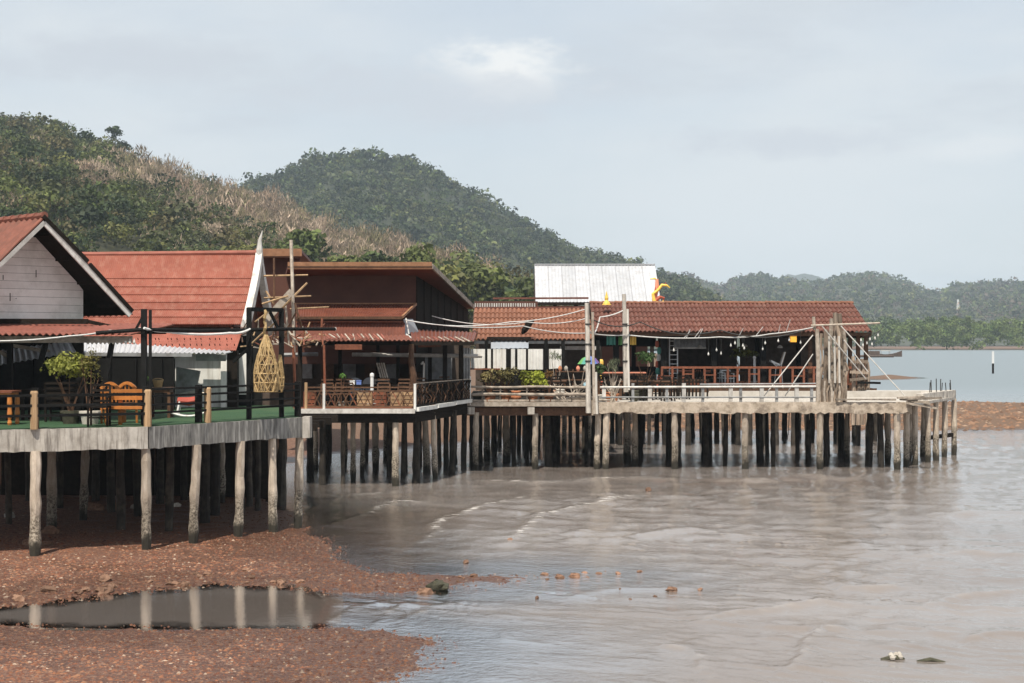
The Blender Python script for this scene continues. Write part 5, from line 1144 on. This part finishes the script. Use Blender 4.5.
# carved painted poles
def carved(label, base, h, seq, w=.13):
    t = thing('carved_pole',label,'carving',base); z = base[2]; r = random.Random(len(label))
    for i,m in enumerate(seq):
        dz_ = h/len(seq); ww = w*r.uniform(.75,1.25); ox = .06*math.sin(i*1.7); MB().lathe([(ww*.7,0),(ww,dz_*.3),(ww*.95,dz_*.7),(ww*.65,dz_*.98)],(base[0]+ox,base[1],z),10).build('segment',m,t); z += dz_
    return t
carved('tall red white and teal carved pole in the tiled restaurant',(XP(658,73.7),73.7,RZ),2.2,('paint_red','paint_red','paint_teal','paint_red','white_paint','paint_teal','paint_red'),.085)
carved('red and yellow carved figure behind the first tall pole',(XP(600,70),70,PZ),1.5,('paint_red','paint_red','paint_yellow','paint_red','paint_yellow'),.11)
for i,(px,m,lb) in enumerate(((611,'paint_teal','teal cloth pennant hanging under the tiled eave'),(621.5,'paint_green','narrow green pennant beside the second tall pole'),(633,'paint_yellow','yellow and orange pennant right of the second tall pole'))):
    a = V(P(px,336,73.1)); w = .14 if i else .2; n = 6
    pts = [a+V((w*(2*j/n-1),.03*math.sin(j*2.1),0)) for j in range(n+1)]; pb = [p+V((0,.03,-.42+.03*(j%2))) for j,p in enumerate(pts)]
    mb = MB()
    mb.add(pts+pb,[(j,j+1,n+2+j,n+1+j) for j in range(n)]); o = single(mb,'pennant',m,lb,'pennant'); md_ = o.modifiers.new('thick','SOLIDIFY'); md_.thickness = .01
# dragon ornament on the white roof
random.seed(9)
dr = thing('roof_ornament','orange and yellow curled dragon ornament at the end of the white roof','ornament',P(654,303,85.8)); Yd = 85.6
MB().path([P(656,303,Yd),P(655,296,Yd),P(657,288,Yd),P(657,279,Yd)],[.15,.13,.12,.08],8).build('post','paint_coral',dr)
MB().path([P(654,301,Yd-.2),P(653,294,Yd-.2),P(658,290,Yd-.2),P(662,285,Yd-.2),P(667,285.5,Yd-.2),P(670,288,Yd-.2)],[.10,.09,.08,.08,.06,.02],8).build('body','paint_yellow',dr)
MB().path([P(655,301,Yd-.1),P(660,297,Yd-.1),P(664,298,Yd-.1),P(663,302,Yd-.1)],[.12,.10,.07,.03],7).build('tail','paint_red',dr)
MB().path([P(650,279,Yd),P(655,278.5,Yd),P(657,281,Yd)],[.03,.06,.05],6).build('horn','paint_yellow',dr)
MB().path([P(655,302.5,Yd-.3),P(660,303,Yd-.3),P(664,301,Yd-.3)],[.1,.09,.03],6).build('foot','paint_yellow',dr)
for i in range(5): MB().tube(P(656+i*2.3,290-i*1.1,Yd-.2),P(655.5+i*2.6,286.5-i*1.0,Yd-.2),.05,.008,5).build('spine','paint_red',dr)
fo_ = thing('ridge_finial','small yellow pointed finial between the two tiled roofs','ornament',P(606,304,75)); MB().lathe([(.18,0),(.16,.08),(.07,.2),(.09,.3),(.05,.45),(.01,.62)],P(606.5,304.5,75),9).build('spire','paint_yellow',fo_); MB().lathe([(.22,0),(.2,.06)],P(606.5,305,75),9).build('base','paint_yellow',fo_)
# bird shaped dark ornament on the orange tiles
single(MB().path([P(522,334,69.2),P(524.5,330,69.2),P(530,323.5,69.2),P(533.5,320.5,69.2)],[.05,.14,.12,.05],7).path([P(524,330,69.2),P(528,322,69.2),P(534,320,69.2)],[.04,.13,.03],6),'roof_vent','wood_dark','dark bent hood on the orange brown tiles','vent')
# black chairs, tables on the pier
bc = chair_proto('black ladder back chair at the left of the pier seating','wood_dark',True,'ladder','dark chairs on the pier',1.0)
for i,(px,Y,rz,lb) in enumerate(((606,62.0,.3,None),(622,63.5,3.0,'dark chair between the two tall pier poles, facing inland'),(640,62,-.4,'dark chair in front of the green trough bush'),(653,64,2.7,'dark chair right of the green trough bush'),(668,61.6,.2,'dark chair nearest the pipe railing below the red carved pole'),(683,63.6,3.3,'dark chair under the white ladder'),(560,62.5,.5,'dark chair behind the forked dead branches'),(546,63,3.0,'dark chair behind the bright yellow green shrub'))):
    place(bc if i == 0 else copy_tree(bc), (XP(px,Y),Y,PZ-.02), rz, lb)
for px,Y,lb in ((630,63,'dark table between the chairs on the pier'),(661,63.2,'dark table right of the trough bush on the pier'),(555,63.6,'brown table behind the dead branches')):
    place(table_proto(lb,'wood_brown',.9,.7), (XP(px,Y),Y,PZ-.02))
# restaurant interior
ld = thing('ladder','white ladder leaning in the tiled restaurant','ladder',(XP(674,74.5),74.5,RZ))
for px in (669.5,677.5): MB().beam(P(px,337,74.5),(XP(px,74.2),74.2,RZ),.05,.05).build('rail','plastic_white',ld)
for i in range(9): MB().beam(P(669.5,341+i*4.6,74.4),P(677.5,341+i*4.6,74.4),.035,.035).build('rung','plastic_white',ld)
tb = table_proto('long table with coral red top in the tiled restaurant','paint_coral',2.4,.7,.80,'wood_brown'); place(tb,(XP(690,75),75,RZ))
tb = table_proto('table with coral top behind the tall poles','paint_coral',2.2,.7,.95,'wood_brown'); place(tb,(XP(620,69),69,PZ))
wc = chair_proto('white plastic chair left of the restaurant palm','plastic_white',True,'ladder','white plastic chairs in the tiled restaurant',.95); place(wc,(XP(728,74.3),74.3,RZ),.2)
place(copy_tree(wc),(XP(722,75.2),75.2,RZ),-.5,'white plastic chair half hidden by the second restaurant post')
wlg = thing('folding_lounger','white folding lounge chair in the right bay of the restaurant','lounger',(XP(777,74),74,RZ))
for y in (73.8,74.3): 
    MB().path([P(771,361,y),P(776,366,y),P(781,364,y),P(785,352,y)],.025,6).build('frame','plastic_white',wlg); MB().tube(P(776,366,y),(XP(774,y),y,RZ),.02).build('leg','plastic_white',wlg); MB().tube(P(781,364,y),(XP(783,y),y,RZ),.02).build('leg','plastic_white',wlg)
MB().hull([P(771,360,73.8),P(780,364,73.8),P(780,366,73.8),P(771,362,73.8)],(0,.5,0)).build('seat','plastic_white',wlg); MB().hull([P(781,364,73.8),P(785,352,73.8),P(786,352,73.8),P(782,365,73.8)],(0,.5,0)).build('backrest','cloth_pale',wlg)
single(MB().lathe([(.12,0),(.06,.06),(.055,1.35),(.08,1.4),(.05,1.48)],(XP(754.5,74),74,RZ),9),'white_stand','plastic_white','slim white stand between the plants and the dark post','stand')
lo = V(P(793,339,72.6)); la = thing('lantern','orange square lantern hanging under the tiled eave','lantern',tuple(lo))
MB().box(lo.x-.14,lo.x+.14,lo.y-.14,lo.y+.14,lo.z-.14,lo.z+.14).build('shade','lantern_orange',la); MB().box(lo.x-.16,lo.x+.16,lo.y-.16,lo.y+.16,lo.z+.141,lo.z+.17).build('cap','wood_brown',la); MB().tube((lo.x,lo.y,lo.z+.16),(lo.x,lo.y,5.0),.012).build('cord','cable_dark',la)
cs = thing('roller_blind','grey ribbed blind hanging in the second bay of the restaurant','blind',P(690,348,74)); MB().sheet(P(674,339,74.2),P(706,339,74.2),P(706,347.5,74),P(674,347.5,74),.16,.02,.02,6).build('sheet','metal_grey',cs); MB().beam(P(674,348,74),P(706,348,74),.06,.07).build('bottom_bar','fascia_white',cs)
# log bundle with mast and stays
random.seed(51)
lg = thing('log_stack','upright bundle of weathered driftwood logs on the pier','logs',(XP(832,59.9),59.9,PZ))
for i,(px,pt_,r,Y) in enumerate(((821,333,.075,60.2),(825,329,.13,59.9),(831,318,.12,60.2),(836,312,.13,60.1),(841,313,.12,60.3),(844,330,.10,60.0),(838,322,.10,59.8),(829,345,.08,59.6),(834,352,.07,59.6),(847,362,.07,59.8))):
    r *= .68; zt_ = ZP(pt_,Y); pts = [V((XP(px,Y)+rj(.06),Y+rj(.05),PZ-.02+(zt_-PZ)*k/6)) for k in range(7)]; MB().path(pts,[r*random.uniform(.8,1.15) for _ in pts],8).build('log',('driftwood','bark','wood_grey')[i%3],lg)
for i in range(11):
    px = 820+i*2.4; Y = 59.5+rj(.15); a = V((XP(px,Y),Y,PZ)); MB().path([a,a+V((rj(.05),rj(.03),.4)),a+V((rj(.1),rj(.05),random.uniform(.6,1.0)))],[.05,.045,.025],6).build('split_log',('driftwood','bark','wood_bleached')[i%3],lg)
mt = thing('mast','white mast with crossbar and rope stays beside the driftwood logs','mast',(XP(818,59.4),59.4,PZ))
MB().path([P(817,329,59.4),P(818.5,365,59.4),P(818,404,59.4)],[.075,.085,.09],8).build('pole','wood_bleached',mt); MB().tube(P(813.5,317,59.5),P(814.5,330,59.4),.06).build('pole','wood_bleached',mt)
MB().tube(P(811,325.5,59.3),P(880,323,59.3),.035).build('crossbar','wood_bleached',mt)
for a,b_ in (((813,335),(764,396)),((813,354),(785,396)),((822,326),(866,379)),((841,326),(905,396)),((844,340),(868,372))): MB().tube(P(*a,59.3),P(*b_,59.6),.021).build('stay','rope',mt)
for px in (829,834.5,839): MB().tube(P(px,336,59.5),P(px+.5,383,59.5),.04).build('pipe','concrete_pale',mt)
# right end of restaurant: bracket shelf and stacked wood
bs_ = thing('wood_rack','rough timber rack of posts at the sea end of the restaurant','rack',(16.0,72.3,PZ))
for px in (853,858,862,867): MB().path([(XP(px,72.2),72.2,PZ-1.5),(XP(px,72.2)+.05,72.2,3.4),(XP(px,72.2),72.2,ZP(360+rj(6),72.2))],[.09,.1,.08],7).build('post','driftwood',bs_)
for py in (362,372,380): MB().beam(P(850,py,72),P(868,py+rj(2),72),.1,.12).build('rail','driftwood',bs_)
MB().beam(P(858,382.5,71.8),P(880,383,71.8),.3,.10).build('shelf','wood_black',bs_)

# ------------------------------------------------------------------ more seating, pots and clutter
random.seed(81)
def many(proto_first, spots):
    for i,(loc,rz,lb) in enumerate(spots): place(proto_first if i == 0 else copy_tree(proto_first), loc, rz, lb)
cc1 = chair_proto('x','wood_brown',False,'ladder','brown cafe chairs on the terrace',.92)
many(cc1,[(tpt(328,54.0),.2,'brown cafe chair at the left table behind the lattice'),(tpt(338,54.2),-.3,'brown cafe chair right of the left table behind the lattice'),(tpt(350,54.1),.4,'brown cafe chair left of the small white box table'),
  (tpt(384,54.3),.1,'brown cafe chair below the slatted lounger'),(tpt(402,54.4),-.2,'brown cafe chair beside the brown log post'),(tpt(425,56.0),.6,'brown cafe chair left behind the bent branch railing'),(tpt(448,58.2),.5,'brown cafe chair right behind the bent branch railing')])
rc1 = chair_proto('x','wood_dark',False,'arch','dark chairs in the tiled restaurant',.95)
many(rc1,[((XP(px,Y),Y,RZ),rz,lb) for px,Y,rz,lb in ((630,74.2,.3,'dark arched chair left of the carved pole in the restaurant'),(645,74.6,3.0,'dark arched chair behind the green trough bush'),(700,74.1,.1,'dark arched chair at the coral topped table'),
  (770,74.6,-.4,'dark arched chair left of the white folding lounger'),(800,74.2,.2,'dark arched chair below the orange lantern'),(825,74.4,3.2,'dark arched chair behind the driftwood logs'))])
for px,lb in ((735,'dark square table in front of the restaurant palm'),(808,'dark square table under the orange lantern')): place(table_proto(lb,'wood_brown',1.0,.8),(XP(px,74.8),74.8,RZ))
for i,(px,Y,m,lb) in enumerate(((478,60.6,'stone_dark','empty dark pot at the left end of the timber pier'),(516,60.0,'terracotta','terracotta pot between the dry shrub and the bright shrub'),(560,60.2,'stone_pale','pale pot right of the bright shrub'),(610,60.4,'terracotta','terracotta pot between the two tall poles'),(634,60.6,'stone_dark','dark pot right of the second tall pole'))):
    t = thing('pot',lb,'pot',(XP(px,Y),Y,PZ)); h = .3+.06*(i%3); MB().lathe([(.12,0),(.2,h*.5),(.19,h*.85),(.15,h)],(XP(px,Y),Y,PZ),12).build('body',m,t); MB().lathe([(.15,0),(.185,.02),(.18,.06),(.14,.06)],(XP(px,Y),Y,PZ+h),12).build('rim',m,t)
dp = thing('picket_fence','dark wooden picket fence across the middle of the pier','fence',(XP(650,64.5),64.5,PZ))
pk = MB().box(-.035,.035,-.02,.02,0,.92).mesh('picket','wood_dark')
for i in range(30): piece(pk,'picket',dp,(XP(600+i*3.7,64.6),64.6,PZ-.02),(0,rj(.03),0),(1,1,random.uniform(.85,1.1)))
for z in (.25,.7): MB().beam((XP(599,64.6),64.64,PZ+z),(XP(709,64.6),64.64,PZ+z),.04,.07).build('rail','wood_brown',dp)
sf = thing('shelf_rack','brown timber shelf behind the white panels','shelf',(XP(570,67.6),67.6,PZ))
for z in (.3,.65,1.0): MB().beam((XP(556,67.6),67.6,PZ+z),(XP(590,67.6),67.6,PZ+z),.35,.04).build('shelf','wood_brown',sf)
for px in (556,573,590): MB().box(XP(px,67.6)-.03,XP(px,67.6)+.03,67.5,67.7,PZ,PZ+1.1).build('post','wood_brown',sf)
random.seed(83)
for i,(px,m,lb) in enumerate(((560,'terracotta','terracotta jar on the shelf, leftmost'),(566,'stone_pale','pale jar on the shelf, second from left'),(578,'paint_coral','coral jar on the shelf, third from left'),(585,'stone_pale','pale jar on the shelf, rightmost'))):
    single(MB().lathe([(.05,0),(.085,.08),(.08,.16),(.04,.2),(.045,.23)],(XP(px,67.55),67.55,PZ+1.02),9),'jar',m,lb,'jar')
for i,(px,py,l,lb) in enumerate(((700,345,.5,'thin dark lamp cord in the second restaurant bay'),(745,344,.4,'thin dark lamp cord over the restaurant palm'),(780,345,.45,'thin dark lamp cord over the folding lounger'))):
    a = V(P(px,py,74.0)); t = thing('pendant_lamp',lb.replace('lamp cord','pendant lamp'),'lamp',tuple(a)); MB().tube((a.x,a.y,a.z),(a.x,a.y,5.0),.01,n=5).build('cord','cable_dark',t); MB().lathe([(.13,-.14),(.11,-.06),(.03,0)],tuple(a),10).build('shade','fascia_white',t)
# ------------------------------------------------------------------ cables and light strings
def cable(label, pts, r, mat, name='cable', cat='cable'):
    q = []
    for i in range(len(pts)-1):
        a, b_, s = pts[i], pts[i+1], pts[i][3] if len(pts[i]) > 3 else 0
        seg = sagline(P(*a[:3]),P(*b_[:3]),s,8); q += seg if i == 0 else seg[1:]
    t = thing(name,label,cat,tuple(q[0])); MB().path(q,r,5).build('strand',mat,t); return t, q
cable('upper pale cable from the maroon awning to the first tall pole', [(405,320,57.5,.18),(510,322,59,.1),(586,309,59)], .018, 'cable')
cable('thick pale cable sagging from the awning corner across both tall poles', [(406,320,57.6,.15),(523,326,59,.1),(589,333,59,.05),(627,335,60)], .02, 'cable')
cable('pale cable from the sloping roof to the first tall pole', [(432,316,60,.2),(527,322,59.5,.12),(588,318,59.1)], .017, 'cable')
cable('short pale cable rising from the first pole to the second', [(590,331,59,.3),(600,317,59.5,.05),(624,310,60)], .025, 'cable')
cable('dark cable strung from the first pole past the second to the mast', [(588,317,59,.25),(640,322,60,.3),(720,330,60,.35),(815,326,59.5)], .022, 'cable_dark')
t, q = cable('pale light string with bulbs from the second pole to the mast', [(627,335,60,.08),(720,337,60,.06),(770,334,60,.03),(815,327,59.4)], .024, 'cable','light_string','light string')
random.seed(61); SR = t.children[0]
bm = MB().lathe([(.008,0),(.014,-.04),(.03,-.07),(.034,-.1),(.02,-.13),(.004,-.14)],(0,0,0),8).mesh('bulb','bulb')
for i in range(13):
    k = random.uniform(0,len(q)-1.001); p = q[int(k)].lerp(q[int(k)+1],k%1); d = random.uniform(.02,.5)
    piece(bm,'bulb',SR,(p.x,p.y,p.z-.04-d)); 
    if d > .06: MB().tube(p,(p.x,p.y,p.z-.04-d),.008,n=4).build('cord','cable_dark',t)
for i in range(8):
    k = random.uniform(4,len(q)-5); p = q[int(k)]; MB().tube(p+V((rj(.1),0,0)),p+V((random.uniform(.1,.25),rj(.1),random.uniform(.25,.5))),.012,n=5).build('wire_end','cable',t)
t, q = cable('pale wire sagging along the near porch eave', [(-30,340.5,36.5,.05),(70,336,36.6,.02),(110,330.5,36.6,.02),(141,328,36.6)], .018, 'cable','light_string','light string')
for i in range(12):
    px = 88+i*4.2; p = V(P(px,338.5,38.1)); piece(bm,'bulb',t,tuple(p)); MB().tube(p,(p.x,p.y,4.78),.008,n=4).build('cord','cable_dark',t)
cable('pale frayed wire along the long black pipe', [(144,328,36.4,.02),(165,331.5,37,.05),(230,333,38.4,.04),(250,329,39)], .03, 'cable')
t, q = cable('fan of hanging bulbs off the end of the crossbar', [(868,332,62,.15),(884,326,62)], .012, 'cable_dark','light_string','light string')
for i,(px,py) in enumerate(((861,338),(863,343),(867,341),(870,337),(872,342),(875,336),(878,333))): piece(bm,'bulb',t,P(px,py,62)); MB().tube(P(px,py,62),tuple(q[min(i+1,8)]),.006,n=4).build('cord','cable_dark',t)
# ------------------------------------------------------------------ water and shore things
Yb_ = 500.; bt = thing('longtail_boat','dark low longtail boat moored before the mangroves','boat',P(885,356,Yb_)); bz = 0.0
xs = np.linspace(-5,5,13); vs_, fs_ = [], []
bx = XP(886,Yb_)
for i,x in enumerate(xs):
    w = .9*(1-abs(x/5.2)**3); sh = .75+.06*x*x*.8
    vs_ += [(bx+x,Yb_-w,bz+sh),(bx+x,Yb_-w*.7,bz-.1),(bx+x,Yb_+w*.7,bz-.1),(bx+x,Yb_+w,bz+sh),(bx+x,Yb_+w*.8,bz+sh-.25),(bx+x,Yb_-w*.8,bz+sh-.25)]
for i in range(12):
    for j in range(6): j2 = (j+1)%6; fs_.append((i*6+j,(i+1)*6+j,(i+1)*6+j2,i*6+j2))
MB().add(vs_,fs_).build('hull','boat_wood',bt)
MB().box(bx-1.6,bx+1.2,Yb_-.7,Yb_+.7,1.8,1.9).build('canopy','cloth_pale',bt)
for x in (-1.5,1.1):
    for y in (-.6,.6): MB().tube((bx+x,Yb_+y,.5),(bx+x,Yb_+y,1.8),.04).build('canopy_post','wood_grey',bt)
b2 = thing('long_raft','low dark fishing raft left of the longtail boat','raft',P(872,356,480.)); bx2 = XP(872,480)
for k in range(5): MB().tube((bx2-5,478+k*.8,.35),(bx2+6,478+k*.8,.35),.4).build('log','boat_wood',b2)
MB().box(bx2-2,bx2+2,478.5,481.5,.8,1.9).build('hut','boat_wood',b2)
mk_ = thing('channel_marker','white topped marker post standing in the open water','marker',G(993,373.5)); g_ = G(993,373.5)
MB().tube((g_[0],g_[1],-.5),(g_[0],g_[1],1.5),.16,.16,8).build('lower_post','wood_dark',mk_); MB().tube((g_[0],g_[1],1.5),(g_[0],g_[1],3.3),.2,.18,8).build('upper_post','plastic_white',mk_)
tw_ = thing('radio_mast','pale lattice radio mast on the far hill','mast',P(958,320,1900)); b = V(P(958,318,1900)); h = 22
for sx,sy in ((-1,-1),(1,-1),(1,1),(-1,1)): MB().tube(b+V((sx*2.2,sy*2.2,-12)),b+V((sx*.6,sy*.6,h)),.35,.25,5).build('leg','plastic_white',tw_)
for k in range(7):
    f = k/7; w = 2.2-1.6*f; MB().beam(b+V((-w,-w,h*f)),b+V((w,-w,h*(f+.14))),.3,.3).build('brace','paint_coral' if k%2 else 'plastic_white',tw_)
def rockmesh(seed, mat):
    r = random.Random(seed); vs_, fs_ = [], []; n, m = 9, 5
    for i in range(m+1):
        ph = math.pi*i/m - math.pi/2
        for j in range(n):
            a = 6.283*j/n; k = 1+r.uniform(-.28,.28); vs_.append((math.cos(ph)*math.cos(a)*k,math.cos(ph)*math.sin(a)*k*.8,math.sin(ph)*.6*k))
    for i in range(m):
        for j in range(n): j2=(j+1)%n; fs_.append((i*n+j,i*n+j2,(i+1)*n+j2,(i+1)*n+j))
    return MB().add(vs_,fs_).mesh('rock',mat)
RK = [rockmesh(k,'stone_red') for k in range(4)]; RP = [rockmesh(20+k,'stone_pale') for k in range(2)]; RD = [rockmesh(30+k,'stone_dark') for k in range(2)]
def rock(mesh, px, py, s, label, group, z=None, sx=1.3):
    X_, Y_, _ = G(px,py); h = float(ground_h(np.array([X_]),np.array([Y_]))[0]); h = max(h,-.02) if z is None else z
    o = bpy.data.objects.new('rock',mesh); col.objects.link(o); o.location = (X_,Y_,h+s*.15); o.rotation_euler = (rj(.2),rj(.2),random.random()*6); o.scale = (s*sx,s,s); return tag(o,label,'rock',group)
random.seed(71)
lbR = 'small loose red brown rock at the near puddle edge'
for i in range(26):
    px = random.uniform(0,330); top = np.interp(px,[0,100,215,330],[604,595,584,588]); py = top - abs(random.gauss(0,6)) - 1
    rock(random.choice(RK),px,py,random.uniform(.05,.15)*(1.3 if px<110 else .8),lbR,'loose rocks at the puddle edge')
for i in range(12):
    px = random.uniform(420,610); rock(random.choice(RK),px,np.interp(px,[420,520,610],[583,579,573])+rj(4),random.uniform(.03,.10),'small loose brown rock on the thin gravel spit','loose rocks on the gravel spit')
for px,py,s in ((672,591,.10),(700,590,.05),(655,597,.05),(648,491,.13),(640,572,.05),(618,574,.06),(575,577,.10),(560,578,.09),(620,590,.05),(630,600,.04),(537,598,.05),(466,563,.09),(510,540,.06)): rock(random.choice(RK),px,py,s,'small brown rock breaking the shallow water right of the spit','rocks in the shallow water',z=0.0)
tag(rock(RD[0],437,589,.22,'dark mossy rock on the root of the gravel spit',None,sx=2.0),'dark mossy rock on the root of the gravel spit')
rock(RK[1],425,593,.13,'brown rock touching the dark mossy rock',None)
for px,py in ((10,520),(28,548),(46,549),(60,503),(50,536),(88,508),(96,512),(112,508),(120,511),(140,510),(176,508),(205,497)): rock(random.choice(RP+RK),px,py,random.uniform(.10,.22),'rock lying on the dark ground under the near deck','rocks under the near deck')
X_,Y_,_ = G(898,660); dl = thing('floating_driftwood','dark waterlogged branch with pale torn end in the near water','driftwood',(X_,Y_,0))
MB().path([(X_-.25,Y_,.0),(X_-.05,Y_+.03,.03),(X_+.1,Y_+.02,.0)],[.03,.05,.03],7).build('stub','stone_dark',dl)
MB().path([(X_+.25,Y_-.12,.0),(X_+.45,Y_-.14,.03),(X_+.66,Y_-.17,.0)],[.02,.04,.015],7).build('branch','stone_dark',dl)
mb = MB()
for i in range(9): mb.lathe([(.002,-.02),(.04,.0),(.045,.03),(.02,.06),(.002,.065)],(X_-.03+rj(.12),Y_+.03+rj(.08),random.uniform(0,.05)),7)
mb.build('pale_bark','stone_pale',dl)

# single out each loose rock by size and by its order from the left
ORD = 'first second third fourth fifth sixth seventh eighth ninth tenth eleventh twelfth thirteenth fourteenth fifteenth sixteenth seventeenth eighteenth nineteenth twentieth'.split()
ORD += ['twenty-' + w for w in ORD[:9]] + ['thirtieth'] + ['thirty-' + w for w in ORD[:9]] + ['fortieth'] + ['forty-' + w for w in ORD[:9]]
for gname, where in (('loose rocks at the puddle edge','along the near puddle edge'),('loose rocks on the gravel spit','on the thin gravel spit'),('rocks in the shallow water','breaking the shallow water right of the spit'),('rocks under the near deck','on the dark ground under the near deck')):
    rs = sorted([o for o in bpy.data.objects if o.get('group') == gname], key=lambda o: o.location.x / o.location.y)
    for k, o in enumerate(rs):
        size = 'tiny' if o.scale.y < .06 else 'small' if o.scale.y < .10 else 'larger'
        o['label'] = f'{size} rock {where}, {ORD[k]} from the left'
# ------------------------------------------------------------------ haze
mb = MB().box(-6500, 6500, -60, 7600, -3.0, 205)
hz = mb.build('haze', None); tag(hz, 'thin pale sea haze filling the bay', 'haze', kind='stuff')
hm = bpy.data.materials.new('haze_air'); hm.use_nodes = True; hn = hm.node_tree.nodes; hn.remove(hn['Principled BSDF'])
pv = hn.new('ShaderNodeVolumePrincipled'); pv.inputs['Color'].default_value = (0.72,0.86,1.0,1); pv.inputs['Density'].default_value = 0.00014
pv.inputs['Anisotropy'].default_value = -0.2
hm.node_tree.links.new(pv.outputs[0], hn['Material Output'].inputs['Volume']); hz.data.materials.append(hm)
